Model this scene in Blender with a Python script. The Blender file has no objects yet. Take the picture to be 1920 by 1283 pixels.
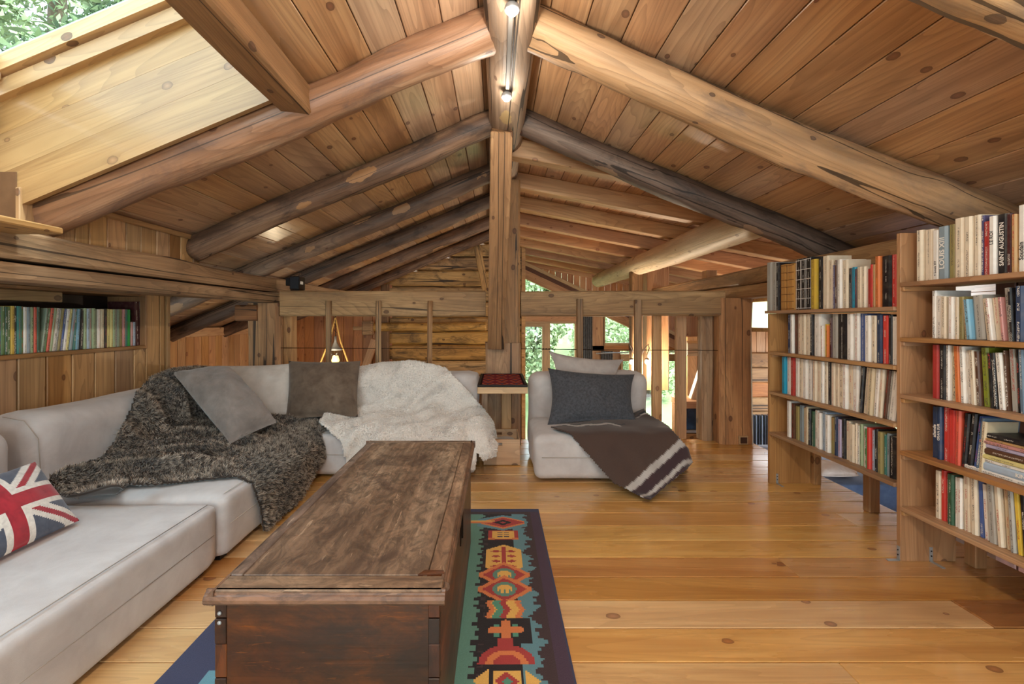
import bpy, bmesh, math, random
import numpy as np
from mathutils import Matrix, Vector
random.seed(7); RNG = np.random.default_rng(7)
SC = bpy.context.scene
COL = SC.collection
# ------------------------------------------------------------------ camera
F, CH, VX, VY = 860.0, 1.25, 932.0, 600.0          # focal length (px), eye height, vanishing point
cam = bpy.data.cameras.new('camera'); cam.sensor_width = 36.0; cam.lens = F / 1920 * 36
cam.shift_x = (960 - VX) / 1920; cam.shift_y = -(641.5 - VY) / 1920
cam.clip_start = 0.05; cam.clip_end = 300
co = bpy.data.objects.new('camera', cam); COL.objects.link(co)
co.location = (0, 0, CH); co.rotation_euler = (math.pi / 2, 0, 0)
SC.camera = co
# ------------------------------------------------------------------ colour management
SC.view_settings.view_transform = 'Standard'; SC.view_settings.look = 'None'
SC.view_settings.exposure = 0.76; SC.view_settings.gamma = 1.0
SC.view_settings.use_curve_mapping = False
SC.cycles.max_bounces = 10; SC.cycles.diffuse_bounces = 6; SC.cycles.glossy_bounces = 4
SC.cycles.transmission_bounces = 6; SC.cycles.transparent_max_bounces = 12
SC.cycles.sample_clamp_indirect = 6.0; SC.cycles.caustics_reflective = False; SC.cycles.caustics_refractive = False
# ------------------------------------------------------------------ world: bright overcast mountain sky
SKY = 4.4
w = bpy.data.worlds.new('sky'); SC.world = w; w.use_nodes = True
wn = w.node_tree.nodes; wl = w.node_tree.links
bg = wn['Background']
tc = wn.new('ShaderNodeTexCoord'); sp = wn.new('ShaderNodeSeparateXYZ'); cr = wn.new('ShaderNodeValToRGB')
wl.new(tc.outputs['Generated'], sp.inputs[0]); wl.new(sp.outputs[2], cr.inputs[0]); wl.new(cr.outputs[0], bg.inputs[0])
cr.color_ramp.elements[0].position = 0.0; cr.color_ramp.elements[0].color = (0.95, 0.97, 1.0, 1)
cr.color_ramp.elements[1].position = 0.9; cr.color_ramp.elements[1].color = (0.78, 0.88, 1.0, 1)
bg.inputs[1].default_value = SKY
sun = bpy.data.lights.new('sun', 'SUN'); sun.energy = 6.0; sun.angle = math.radians(8); sun.color = (1, .95, .86)
so = bpy.data.objects.new('sun', sun); COL.objects.link(so); so.rotation_euler = (math.radians(40), 0, math.radians(82))

def portal(name, loc, rot, sx, sy):
    l = bpy.data.lights.new(name, 'AREA'); l.shape = 'RECTANGLE'; l.size = sx; l.size_y = sy
    l.cycles.is_portal = True
    o = bpy.data.objects.new(name, l); COL.objects.link(o); o.location = loc; o.rotation_euler = rot
    return o
portal('daylight_gable', (2.6, 10.75, 0.6), (math.radians(-90), 0, 0), 4.4, 3.6)
portal('daylight_back', (0.0, -2.28, 1.2), (math.radians(90), 0, 0), 4.4, 2.2)
portal('daylight_eave', (-4.12, 3.65, .55), (0, math.radians(-90), 0), 1.0, 1.9)
portal('daylight_side', (5.05, 6.45, -.8), (0, math.radians(90), 0), 3.1, 2.3)
portal('daylight_roof', (-1.75, 1.1, 2.75), (0, math.radians(-22), 0), 1.45, 2.2)

# ------------------------------------------------------------------ helpers
def P(px, py, D):
    return Vector(((px - VX) * D / F, D, CH - (py - VY) * D / F))
def lin(c):
    def f(v):
        v = v / 255.0
        return v / 12.92 if v <= 0.04045 else ((v + 0.055) / 1.055) ** 2.4
    return (f(c[0]), f(c[1]), f(c[2]), 1.0)
WM = {}
def put(o, M, parent=None):
    COL.objects.link(o)
    if parent is not None:
        o.parent = parent; o.matrix_basis = WM[parent.name].inverted() @ M
    else:
        o.matrix_basis = M
    WM[o.name] = M
    return o
def tag(o, label=None, cat=None, group=None, kind=None):
    if label: o['label'] = label
    if cat: o['category'] = cat
    if group: o['group'] = group
    if kind: o['kind'] = kind
    return o
def thing(name, label, cat, loc=(0, 0, 0), rotz=0.0, group=None):
    o = bpy.data.objects.new(name, None); o.empty_display_size = .1
    put(o, Matrix.Translation(loc) @ Matrix.Rotation(rotz, 4, 'Z'))
    return tag(o, label, cat, group)
def struct(name, label=None, loc=(0, 0, 0)):
    o = bpy.data.objects.new(name, None); put(o, Matrix.Translation(loc)); o['kind'] = 'structure'
    if label: o['label'] = label
    return o
def frame(o, x, y, z):
    M = Matrix.Identity(4)
    for i, a in enumerate((x, y, z)):
        a = Vector(a)
        for j in range(3): M[j][i] = a[j]
    for j in range(3): M[j][3] = o[j]
    return M
def axes_from(d, up=(0, 0, 1)):
    x = Vector(d).normalized(); up = Vector(up)
    if abs(x.dot(up)) > .98: up = Vector((0, 1, 0))
    y = up.cross(x).normalized(); z = x.cross(y).normalized()
    return x, y, z
def mesh_obj(name, verts, faces, mat=None, parent=None, M=None, smooth=False, mats=None, fmat=None):
    me = bpy.data.meshes.new(name)
    me.from_pydata([tuple(v) for v in verts], [], [tuple(f) for f in faces]); 
    for m in (mats or ([mat] if mat else [])): me.materials.append(m)
    if fmat is not None: me.polygons.foreach_set('material_index', np.asarray(fmat, dtype=np.int32))
    if smooth: me.polygons.foreach_set('use_smooth', np.ones(len(me.polygons), dtype=bool))
    me.update()
    o = bpy.data.objects.new(name, me)
    return put(o, M or Matrix.Identity(4), parent)
class MB:
    def __init__(s): s.v = []; s.f = []; s.m = []
    def add(s, v, f, m=0):
        b = len(s.v); s.v += [tuple(p) for p in v]; s.f += [tuple(i + b for i in q) for q in f]; s.m += [m] * len(f); return s
    def box(s, lo, hi, m=0, ch=0.0):
        x0, y0, z0 = lo; x1, y1, z1 = hi
        if ch <= 0:
            v = [(x, y, z) for z in (z0, z1) for y in (y0, y1) for x in (x0, x1)]
            return s.add(v, [(0, 2, 3, 1), (4, 5, 7, 6), (0, 1, 5, 4), (2, 6, 7, 3), (0, 4, 6, 2), (1, 3, 7, 5)], m)
        bm = bmesh.new(); bmesh.ops.create_cube(bm, size=1)
        for q in bm.verts: q.co = Vector(((q.co.x + .5) * (x1 - x0) + x0, (q.co.y + .5) * (y1 - y0) + y0, (q.co.z + .5) * (z1 - z0) + z0))
        bmesh.ops.bevel(bm, geom=bm.edges[:] , offset=ch, segments=1, affect='EDGES')
        bm.verts.index_update()
        s.add([q.co[:] for q in bm.verts], [[q.index for q in f.verts] for f in bm.faces], m); bm.free(); return s
    def prism(s, poly, axis, a0, a1, m=0):
        # poly in the two other axes (cyclic order), extruded along axis
        def mk(u, w, a):
            return {0: (a, u, w), 1: (w, a, u), 2: (u, w, a)}[axis]
        n = len(poly); v = [mk(u, w, a0) for u, w in poly] + [mk(u, w, a1) for u, w in poly]
        f = [tuple(range(n - 1, -1, -1)), tuple(range(n, 2 * n))] + [(i, (i + 1) % n, n + (i + 1) % n, n + i) for i in range(n)]
        return s.add(v, f, m)
    def tube(s, pts, r, n=8, m=0, caps=True):
        pts = [Vector(p) for p in pts]; k = len(pts); rr = r if hasattr(r, '__len__') else [r] * k
        v = []; f = []
        up = Vector((0, 0, 1))
        for i, p in enumerate(pts):
            d = (pts[min(i + 1, k - 1)] - pts[max(i - 1, 0)]).normalized()
            x, y, z = axes_from(d, up)
            for j in range(n):
                a = 2 * math.pi * j / n
                v.append(p + y * (rr[i] * math.cos(a)) + z * (rr[i] * math.sin(a)))
        for i in range(k - 1):
            for j in range(n):
                f.append((i * n + j, i * n + (j + 1) % n, (i + 1) * n + (j + 1) % n, (i + 1) * n + j))
        if caps: f += [tuple(range(n - 1, -1, -1)), tuple(range((k - 1) * n, k * n))]
        return s.add(v, f, m)
    def lathe(s, prof, c=(0, 0, 0), n=20, m=0):
        v = []; f = []; k = len(prof)
        for r, z in prof:
            for j in range(n):
                a = 2 * math.pi * j / n; v.append((c[0] + r * math.cos(a), c[1] + r * math.sin(a), c[2] + z))
        for i in range(k - 1):
            for j in range(n): f.append((i * n + j, i * n + (j + 1) % n, (i + 1) * n + (j + 1) % n, (i + 1) * n + j))
        f += [tuple(range(n - 1, -1, -1)), tuple(range((k - 1) * n, k * n))]
        return s.add(v, f, m)
    def build(s, name, mats, parent=None, M=None, smooth=False):
        if not isinstance(mats, (list, tuple)): mats = [mats]
        M = M or (WM[parent.name] if parent is not None else Matrix.Identity(4))
        return mesh_obj(name, s.v, s.f, parent=parent, M=M, smooth=smooth, mats=mats, fmat=s.m)
_bc = {}
def board_mesh(L, W, T, ch, mat):
    k = (round(L, 4), round(W, 4), round(T, 4), ch, mat.name)
    if k not in _bc:
        b = MB().box((-L / 2, -W / 2, -T / 2), (L / 2, W / 2, T / 2), 0, ch)
        me = bpy.data.meshes.new('board'); me.from_pydata(b.v, [], b.f); me.materials.append(mat); me.update(); _bc[k] = me
    return _bc[k]
def board(name, c, xd, yd, L, W, T, mat, parent=None, ch=.003):
    x = Vector(xd).normalized(); y = Vector(yd).normalized(); z = x.cross(y)
    o = bpy.data.objects.new(name, board_mesh(L, W, T, ch, mat))
    return put(o, frame(c, x, y, z), parent)
def abox(name, lo, hi, long_axis, mat, parent=None, ch=.004):
    """axis-aligned timber whose local X is the grain direction"""
    lo = Vector(lo); hi = Vector(hi); c = (lo + hi) / 2; d = hi - lo
    E = [Vector((1, 0, 0)), Vector((0, 1, 0)), Vector((0, 0, 1))]
    a = long_axis; b = (a + 1) % 3; e = (a + 2) % 3
    return board(name, c, E[a], E[b], d[a], d[b], d[e], mat, parent, ch)
def vnoise(p, scale=1.0, seed=0):
    """smooth value noise, p (n,3)"""
    p = np.asarray(p, float) * scale + seed * 17.37
    i = np.floor(p).astype(np.int64); fr = p - i; u = fr * fr * (3 - 2 * fr)
    def h(a):
        n = (a[:, 0] * 374761393 + a[:, 1] * 668265263 + a[:, 2] * 2147483647) & 0x7fffffff
        n = ((n ^ (n >> 13)) * 1274126177) & 0x7fffffff
        n = (n ^ (n >> 16)) & 0xffff
        return n / 65535.0
    r = 0
    for dx in (0, 1):
        for dy in (0, 1):
            for dz in (0, 1):
                wgt = (u[:, 0] if dx else 1 - u[:, 0]) * (u[:, 1] if dy else 1 - u[:, 1]) * (u[:, 2] if dz else 1 - u[:, 2])
                r = r + wgt * h(i + np.array([dx, dy, dz]))
    return r * 2 - 1
def rbox(name, lo, hi, r, mat, parent=None, n=14, amp=.006, nsc=4.0, seed=1, puff=0.0, M=None):
    """soft rounded block, local coords"""
    lo = np.array(lo, float); hi = np.array(hi, float); c = (lo + hi) / 2; h = (hi - lo) / 2
    bm = bmesh.new(); bmesh.ops.create_cube(bm, size=2)
    bmesh.ops.subdivide_edges(bm, edges=bm.edges[:], cuts=n, use_grid_fill=True)
    bm.verts.index_update()
    v = np.array([q.co[:] for q in bm.verts]); f = [[q.index for q in t.verts] for t in bm.faces]; bm.free()
    # concentrate the grid near the edges
    v = np.sign(v) * np.abs(v) ** .72
    q = v * h; k = np.clip(q, -(h - r), h - r); d = q - k; ln = np.linalg.norm(d, axis=1, keepdims=True)
    m = np.abs(v).max(axis=1, keepdims=True)
    dn = np.where(ln > 1e-9, d / np.maximum(ln, 1e-9), 0)
    q = k + dn * r
    if puff:
        t = (1 - (v[:, 0]) ** 2) * (1 - (v[:, 1]) ** 2); q[:, 2] += np.where(v[:, 2] > .9, puff * np.clip(t, 0, 1) ** .5, 0)
    q = q + dn * (amp * vnoise(q + c, nsc, seed)[:, None])
    return mesh_obj(name, q + c, f, mat, parent, M or (WM[parent.name] if parent is not None else None), True)
def pillow(name, corners, thick, mats, parent=None, n=26, wr=.006, seed=0, fm=None, pinch=.05, colfn=None):
    """corners: 4 world points TL,TR,BR,BL seen from the front; front faces (TR-TL)x... towards viewer"""
    TL, TR, BR, BL = [np.array(c, float) for c in corners]
    u = np.linspace(-1, 1, n); U, V = np.meshgrid(u, u, indexing='ij'); U = U.ravel(); V = V.ravel()
    uu = U * (1 - pinch * (1 - V ** 2)); vv = V * (1 - pinch * (1 - U ** 2))
    a = (uu + 1) / 2; b = (vv + 1) / 2
    base = (1 - a)[:, None] * ((1 - b)[:, None] * BL + b[:, None] * TL) + a[:, None] * ((1 - b)[:, None] * BR + b[:, None] * TR)
    nrm = np.cross(TR - TL, TL - BL) + np.cross(BR - BL, TL - BL); nrm /= np.linalg.norm(nrm)
    t = thick * (np.clip((1 - U ** 2) * (1 - V ** 2), 0, 1)) ** .55
    wrn = wr * (vnoise(base, 9, seed) + .7 * vnoise(base, 21, seed + 1)) * (t > 0)
    fr = base + nrm * (t + wrn)[:, None]; bk = base - nrm * (t * .8)[:, None]
    faces = []; m = []
    idx = np.arange(n * n).reshape(n, n)
    for i in range(n - 1):
        for j in range(n - 1):
            faces.append((idx[i, j], idx[i + 1, j], idx[i + 1, j + 1], idx[i, j + 1]))
            m.append(fm((U[idx[i, j]] + U[idx[i + 1, j]]) / 2, (V[idx[i, j]] + V[idx[i, j + 1]]) / 2) if fm else 0)
    nf = len(faces)
    o2 = n * n
    for i in range(n - 1):
        for j in range(n - 1):
            faces.append((o2 + idx[i, j], o2 + idx[i, j + 1], o2 + idx[i + 1, j + 1], o2 + idx[i + 1, j])); m.append(0)
    # close the rim
    rim = [idx[i, 0] for i in range(n)] + [idx[n - 1, j] for j in range(1, n)] + [idx[i, n - 1] for i in range(n - 2, -1, -1)] + [idx[0, j] for j in range(n - 2, 0, -1)]
    for k in range(len(rim)):
        p, q = rim[k], rim[(k + 1) % len(rim)]
        faces.append((q, p, o2 + p, o2 + q)); m.append(0)
    c = (TL + TR + BR + BL) / 4
    allv = np.vstack([fr, bk]) - c
    M = Matrix.Translation(c)
    return mesh_obj(name, allv, faces, parent=parent, M=M, smooth=True, mats=mats if isinstance(mats, list) else [mats], fmat=m)
# ------------------------------------------------------------------ materials
class NT:
    def __init__(s, name):
        s.m = bpy.data.materials.new(name); s.m.use_nodes = True; s.t = s.m.node_tree; s.n = s.t.nodes; s.l = s.t.links
        s.b = s.n['Principled BSDF']
    def N(s, t, **k):
        x = s.n.new('ShaderNode' + t)
        for a, v in k.items(): setattr(x, a, v)
        return x
    def L(s, a, b): s.l.new(a, b)
    def math(s, op, a, b=None, clamp=False):
        x = s.N('Math', operation=op, use_clamp=clamp)
        for i, v in enumerate((a, b)):
            if v is None: continue
            if isinstance(v, (int, float)): x.inputs[i].default_value = v
            else: s.L(v, x.inputs[i])
        return x.outputs[0]
    def mix(s, fac, a, b, mode='MIX'):
        x = s.N('Mix', data_type='RGBA', blend_type=mode); x.clamp_factor = True
        for i, v in ((0, fac), (6, a), (7, b)):
            if isinstance(v, (int, float)): x.inputs[i].default_value = v
            elif isinstance(v, tuple): x.inputs[i].default_value = v
            else: s.L(v, x.inputs[i])
        return x.outputs[2]
    def ramp(s, val, stops):
        x = s.N('ValToRGB'); e = x.color_ramp.elements
        while len(e) < len(stops): e.new(0.5)
        for i, (p, c) in enumerate(stops):
            e[i].position = p; e[i].color = c if len(c) == 4 else (*c, 1)
        s.L(val, x.inputs[0]); return x.outputs[0]
    def coords(s, scale=(1, 1, 1), rnd=True):
        t = s.N('TexCoord'); mp = s.N('Mapping'); mp.inputs['Scale'].default_value = scale
        if rnd:
            oi = s.N('ObjectInfo'); cb = s.N('CombineXYZ')
            s.L(s.math('MULTIPLY', oi.outputs['Random'], 37.0), cb.inputs[0])
            s.L(s.math('MULTIPLY', oi.outputs['Random'], 11.3), cb.inputs[1])
            s.L(s.math('MULTIPLY', oi.outputs['Random'], 23.7), cb.inputs[2])
            ad = s.N('VectorMath', operation='ADD'); s.L(t.outputs['Object'], ad.inputs[0]); s.L(cb.outputs[0], ad.inputs[1])
            s.L(ad.outputs[0], mp.inputs[0])
        else: s.L(t.outputs['Object'], mp.inputs[0])
        return mp.outputs[0]
    def noise(s, vec, scale, detail=4, rough=.55, dist=0.0):
        x = s.N('TexNoise'); x.inputs['Scale'].default_value = scale; x.inputs['Detail'].default_value = detail
        x.inputs['Roughness'].default_value = rough; x.inputs['Distortion'].default_value = dist
        s.L(vec, x.inputs['Vector']); return x.outputs['Fac']
    def bump(s, h, st, dist=.02):
        x = s.N('Bump'); x.inputs['Strength'].default_value = st; x.inputs['Distance'].default_value = dist
        s.L(h, x.inputs['Height']); s.L(x.outputs[0], s.b.inputs['Normal'])
MATS = {}
def wood(name, dark, mid, light, rough=.5, grain=1.0, knots=.5, knotc=(70, 38, 22), stain=0.0, stainc=(60, 45, 38), coat=0.0, var=.16, bump=.25, tint=True, spots=0.0, spotc=(190, 140, 90), cracks=0.0, sat=.9, coatr=.12, blot=0.0, figc=.40):
    t = NT(name)
    c1 = t.coords((.35, 3.2, 3.2)); c2 = t.coords((.09, 1.0, 1.0)); c3 = t.coords((2.3, 3.4, 3.4)); c4 = t.coords((1.2, 1.2, 1.2))
    big = t.noise(c1, 1.6, 4, .6, .6)
    # growth-ring figure: rings of a slow noise
    fig = t.noise(c2, 2.2, 3, .45, .35)
    rings = t.math('FRACT', t.math('MULTIPLY', fig, 44.0 * grain))
    rings = t.math('ADD', rings, 0.0)
    fine = t.noise(t.coords((1.0, 40, 40)), 1.5, 3, .6)
    col = t.ramp(big, [(.25, lin(dark)), (.5, lin(mid)), (.75, lin(light))])
    col = t.mix(t.math('MULTIPLY', t.math('POWER', rings, 2.6), figc), col, lin(tuple(int(c * .82) for c in dark)))
    col = t.mix(t.math('MULTIPLY', t.math('SUBTRACT', fine, .45), 1.6, True), col, lin(dark))
    if knots > 0:
        sx = t.N('SeparateXYZ'); t.L(c3, sx.inputs[0]); cxy = t.N('CombineXYZ'); t.L(sx.outputs[0], cxy.inputs[0]); t.L(t.math('ADD', sx.outputs[1], sx.outputs[2]), cxy.inputs[1])
        v = t.N('TexVoronoi', feature='F1', voronoi_dimensions='2D'); v.inputs['Scale'].default_value = 1.5; t.L(cxy.outputs[0], v.inputs['Vector'])
        sep = t.N('SeparateColor'); t.L(v.outputs['Color'], sep.inputs[0])
        gate = t.math('LESS_THAN', sep.outputs[0], knots * .7)
        kr = t.math('ADD', .04, t.math('MULTIPLY', sep.outputs[1], .07))
        kd = t.math('DIVIDE', v.outputs['Distance'], kr)
        kd = t.math('ADD', kd, t.math('MULTIPLY', t.math('SUBTRACT', fine, .5), .5))
        halo = t.math('MULTIPLY', t.math('MULTIPLY', t.math('SUBTRACT', 1.0, t.math('DIVIDE', kd, 2.2), True), gate), .38)
        col = t.mix(halo, col, lin(dark))
        k = t.math('MULTIPLY', t.math('MULTIPLY', t.math('LESS_THAN', kd, 1.0), gate), .75)
        kc = t.mix(t.math('MULTIPLY', kd, .8, True), lin(tuple(min(255, int(c * 1.45)) for c in knotc)), lin(tuple(int(c * .7) for c in knotc)))
        col = t.mix(k, col, kc)
    if blot > 0:
        bn = t.noise(t.coords((2.0, 4.0, 4.0)), 4.5, 8, .75, 1.2)
        col = t.mix(t.math('MULTIPLY', t.ramp(bn, [(.42, (0, 0, 0, 1)), (.60, (1, 1, 1, 1))]), blot * .75), col, lin(tuple(int(c * .62) for c in dark)))
        sc_ = t.noise(t.coords((3.0, 26, 26)), 2.2, 4, .7, .5)
        col = t.mix(t.math('MULTIPLY', t.math('GREATER_THAN', sc_, .64), blot * .45), col, lin(light))
    if stain > 0:
        s = t.noise(t.coords((.9, 2.4, 2.4)), 1.9, 6, .68, 1.0)
        s = t.ramp(s, [(.50, (0, 0, 0, 1)), (.66, (1, 1, 1, 1))])
        col = t.mix(t.math('MULTIPLY', s, stain), col, lin(stainc))
    if spots > 0:
        v = t.N('TexVoronoi', feature='F1'); v.inputs['Scale'].default_value = 1.0; t.L(t.coords((2.1, 5.5, 5.5)), v.inputs['Vector'])
        sep = t.N('SeparateColor'); t.L(v.outputs['Color'], sep.inputs[0])
        g = t.math('LESS_THAN', sep.outputs[1], spots)
        dd = t.math('ADD', v.outputs['Distance'], t.math('MULTIPLY', t.noise(c4, 14, 3), .25))
        k = t.math('LESS_THAN', dd, .36)
        col = t.mix(t.math('MULTIPLY', t.math('MULTIPLY', k, g), .8), col, lin(spotc))
    if cracks > 0:
        cn = t.noise(t.coords((.07, 4.0, 4.0)), 1.3, 2, .5, .15)
        ck = t.math('ABSOLUTE', t.math('SUBTRACT', cn, .5)); ck = t.math('LESS_THAN', ck, .006)
        col = t.mix(t.math('MULTIPLY', ck, cracks), col, lin((30, 20, 14)))
    oi = t.N('ObjectInfo')
    hs = t.N('HueSaturation'); t.L(col, hs.inputs['Color'])
    r = oi.outputs['Random']
    t.L(t.math('ADD', t.math('MULTIPLY', r, var * 2), 1 - var), hs.inputs['Value'])
    r2 = t.math('FRACT', t.math('MULTIPLY', r, 7.77))
    t.L(t.math('ADD', t.math('MULTIPLY', r2, .20), sat - .10), hs.inputs['Saturation'])
    t.L(t.math('ADD', t.math('MULTIPLY', t.math('FRACT', t.math('MULTIPLY', r, 13.1)), .008), .497), hs.inputs['Hue'])
    out = hs.outputs[0]
    if tint: out = t.mix(1.0, out, oi.outputs['Color'], 'MULTIPLY')
    t.L(out, t.b.inputs['Base Color'])
    rr = t.math('ADD', t.math('MULTIPLY', big, .25), rough - .12); t.L(rr, t.b.inputs['Roughness'])
    if coat:
        t.b.inputs['Coat Weight'].default_value = coat; t.b.inputs['Coat Roughness'].default_value = coatr
    hgt = t.math('ADD', t.math('MULTIPLY', fine, .6), t.math('MULTIPLY', rings, .25))
    t.bump(hgt, bump, .006)
    MATS[name] = t.m; return t.m
def plain(name, c, rough=.5, metal=0.0, noise=0.0, nsc=20, sheen=0.0, emis=None, es=0.0, bump=0.0, bsc=200, spec=.5, c2=None, tint=False, alpha=None):
    t = NT(name); b = t.b
    b.inputs['Roughness'].default_value = rough; b.inputs['Metallic'].default_value = metal; b.inputs['Specular IOR Level'].default_value = spec
    col = None
    if noise or c2:
        n = t.noise(t.coords((1, 1, 1), True), nsc, 4)
        a = lin(c); d = lin(c2) if c2 else tuple(v * (1 - noise) for v in a[:3]) + (1,)
        col = t.ramp(n, [(.3, d), (.7, a)])
    if tint:
        oi = t.N('ObjectInfo'); col = t.mix(1.0, col if col is not None else lin(c), oi.outputs['Color'], 'MULTIPLY')
    if col is not None: t.L(col, b.inputs['Base Color'])
    else: b.inputs['Base Color'].default_value = lin(c)
    if sheen:
        b.inputs['Sheen Weight'].default_value = sheen; b.inputs['Sheen Roughness'].default_value = .4
    if emis: b.inputs['Emission Color'].default_value = lin(emis); b.inputs['Emission Strength'].default_value = es
    if bump:
        t.bump(t.noise(t.coords((1, 1, 1)), bsc, 3), bump, .004)
    MATS[name] = t.m; return t.m
def fabric(name, c, c2, rough=.95, weave=500, sheen=.3, nsc=3.0, bump=.25, wr=0.0, fold=2.2):
    """cloth with soft mottled nap"""
    t = NT(name)
    co_ = t.coords((1, 1, 1)); n = t.noise(co_, nsc, 5, .6, .4); n2 = t.noise(co_, weave, 2)
    col = t.ramp(n, [(.3, lin(c2)), (.68, lin(c))])
    col = t.mix(t.math('MULTIPLY', t.math('SUBTRACT', n2, .35), .35, True), col, lin(c2))
    t.L(col, t.b.inputs['Base Color']); t.b.inputs['Roughness'].default_value = rough
    t.b.inputs['Sheen Weight'].default_value = sheen; t.b.inputs['Specular IOR Level'].default_value = .15
    h = t.math('ADD', t.math('MULTIPLY', n2, .15), t.math('MULTIPLY', t.noise(co_, fold * 4, 4, .55, .8), wr))
    t.bump(h, bump, .02)
    MATS[name] = t.m; return t.m
def attrmat(name, attr='col', rough=.9, sheen=.2, nsc=120, bump=.3, var=.25, spec=.2):
    t = NT(name)
    a = t.N('Attribute', attribute_name=attr); n = t.noise(t.coords((1, 1, 1)), nsc, 3, .7)
    f = t.math('ADD', t.math('MULTIPLY', n, var * 2), 1 - var)
    hs = t.N('HueSaturation'); t.L(a.outputs['Color'], hs.inputs['Color']); t.L(f, hs.inputs['Value'])
    t.L(hs.outputs[0], t.b.inputs['Base Color']); t.b.inputs['Roughness'].default_value = rough
    t.b.inputs['Sheen Weight'].default_value = sheen; t.b.inputs['Specular IOR Level'].default_value = spec
    if bump: t.bump(n, bump, .004)
    MATS[name] = t.m; return t.m
def glassmat(name, tintc=(235, 245, 245), gl=.08):
    t = NT(name); t.n.remove(t.b)
    tr = t.N('BsdfTransparent'); tr.inputs[0].default_value = lin(tintc)
    g = t.N('BsdfGlossy'); g.inputs['Roughness'].default_value = .03
    lw = t.N('LayerWeight'); lw.inputs['Blend'].default_value = .5
    fr = t.math('ADD', t.math('MULTIPLY', t.math('POWER', lw.outputs['Facing'], 4.0), .5), .03)
    mx = t.N('MixShader'); t.L(fr, mx.inputs[0]); t.L(tr.outputs[0], mx.inputs[1]); t.L(g.outputs[0], mx.inputs[2])
    t.L(mx.outputs[0], t.n['Material Output'].inputs[0]); MATS[name] = t.m; return t.m
def bookmat(name, print_=.85):
    """cover in the object's own colour, with illegible printed strokes running up the spine"""
    t = NT(name)
    oi = t.N('ObjectInfo'); tcn = t.N('TexCoord'); sx = t.N('SeparateXYZ'); t.L(tcn.outputs['Object'], sx.inputs[0])
    r = oi.outputs['Random']
    # local: X = depth (spine at -X), Y = thickness, Z = height ; print band around the middle of the spine
    yy = t.math('ABSOLUTE', sx.outputs[1]); inband = t.math('LESS_THAN', yy, t.math('ADD', t.math('MULTIPLY', r, .0025), .0022))
    z = t.math('ADD', sx.outputs[2], t.math('MULTIPLY', r, 5.0))
    cb = t.N('CombineXYZ'); t.L(t.math('MULTIPLY', z, 260.0), cb.inputs[0]); t.L(t.math('MULTIPLY', sx.outputs[1], 420.0), cb.inputs[1]); t.L(t.math('MULTIPLY', r, 90.0), cb.inputs[2])
    nz = t.N('TexNoise'); nz.inputs['Scale'].default_value = 1.0; nz.inputs['Detail'].default_value = 1; t.L(cb.outputs[0], nz.inputs['Vector'])
    strokes = t.math('GREATER_THAN', nz.outputs['Fac'], .52)
    cb2 = t.N('CombineXYZ'); t.L(t.math('MULTIPLY', z, 16.0), cb2.inputs[0]); t.L(t.math('MULTIPLY', r, 55.0), cb2.inputs[1])
    nz2 = t.N('TexNoise'); nz2.inputs['Scale'].default_value = 1.0; nz2.inputs['Detail'].default_value = 0; t.L(cb2.outputs[0], nz2.inputs['Vector'])
    words = t.math('GREATER_THAN', nz2.outputs['Fac'], .47)
    isspine = t.math('LESS_THAN', sx.outputs[0], .001)
    k = t.math('MULTIPLY', t.math('MULTIPLY', inband, strokes), t.math('MULTIPLY', words, isspine))
    base = oi.outputs['Color']
    bw = t.N('RGBToBW'); t.L(base, bw.inputs[0])
    dark = t.math('LESS_THAN', bw.outputs[0], .22)
    ink = t.mix(dark, (.05, .045, .05, 1), (.75, .72, .66, 1))
    ink = t.mix(t.math('LESS_THAN', t.math('FRACT', t.math('MULTIPLY', r, 9.1)), .22), ink, (.45, .06, .05, 1))
    col = t.mix(t.math('MULTIPLY', k, print_), base, ink)
    # small publisher's mark near the foot
    wear = t.noise(t.coords((1, 1, 1)), 30, 4); col = t.mix(t.math('MULTIPLY', t.math('SUBTRACT', wear, .45), .5, True), col, (.30, .25, .19, 1))
    t.L(col, t.b.inputs['Base Color']); t.b.inputs['Roughness'].default_value = .42; t.b.inputs['Specular IOR Level'].default_value = .35
    MATS[name] = t.m; return t.m

ceilw = wood('ceiling_pine', (152, 102, 56), (202, 148, 90), (226, 178, 120), rough=.34, knots=.55, knotc=(92, 46, 24), coat=.5, coatr=.22, sat=.80, var=.13, bump=.15)
floorw = wood('floor_larch', (182, 126, 58), (214, 162, 84), (234, 190, 114), rough=.27, knots=.35, knotc=(120, 70, 34), coat=.5, var=.05, bump=.06, figc=.25)
wallw = wood('wall_pine', (132, 90, 46), (182, 136, 80), (208, 164, 106), rough=.5, knots=.55, knotc=(84, 50, 28), var=.15)
farw = wood('far_pine', (170, 110, 60), (205, 146, 86), (226, 176, 114), rough=.5, knots=.5, knotc=(120, 66, 32), var=.10)
shedw = wood('shed_timber', (158, 108, 64), (196, 144, 92), (222, 178, 126), rough=.5, knots=.4, knotc=(120, 74, 42), var=.08)
beamw = wood('hewn_beam', (110, 76, 44), (166, 124, 78), (200, 160, 108), rough=.7, knots=.5, knotc=(70, 44, 28), stain=.4, stainc=(98, 76, 52), var=.10, bump=.6, grain=1.3, cracks=.8)
postw = wood('old_post', (118, 80, 44), (174, 128, 80), (206, 162, 110), rough=.65, knots=.5, knotc=(74, 42, 24), stain=.35, stainc=(96, 74, 56), var=.08, bump=.6, grain=1.2, cracks=.9)
logw = wood('rafter_log', (78, 56, 42), (128, 96, 74), (172, 138, 108), rough=.62, knots=.2, stain=.8, stainc=(56, 44, 40), var=.12, bump=.7, grain=.7, spots=.30, spotc=(176, 128, 80), cracks=.8)
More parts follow.
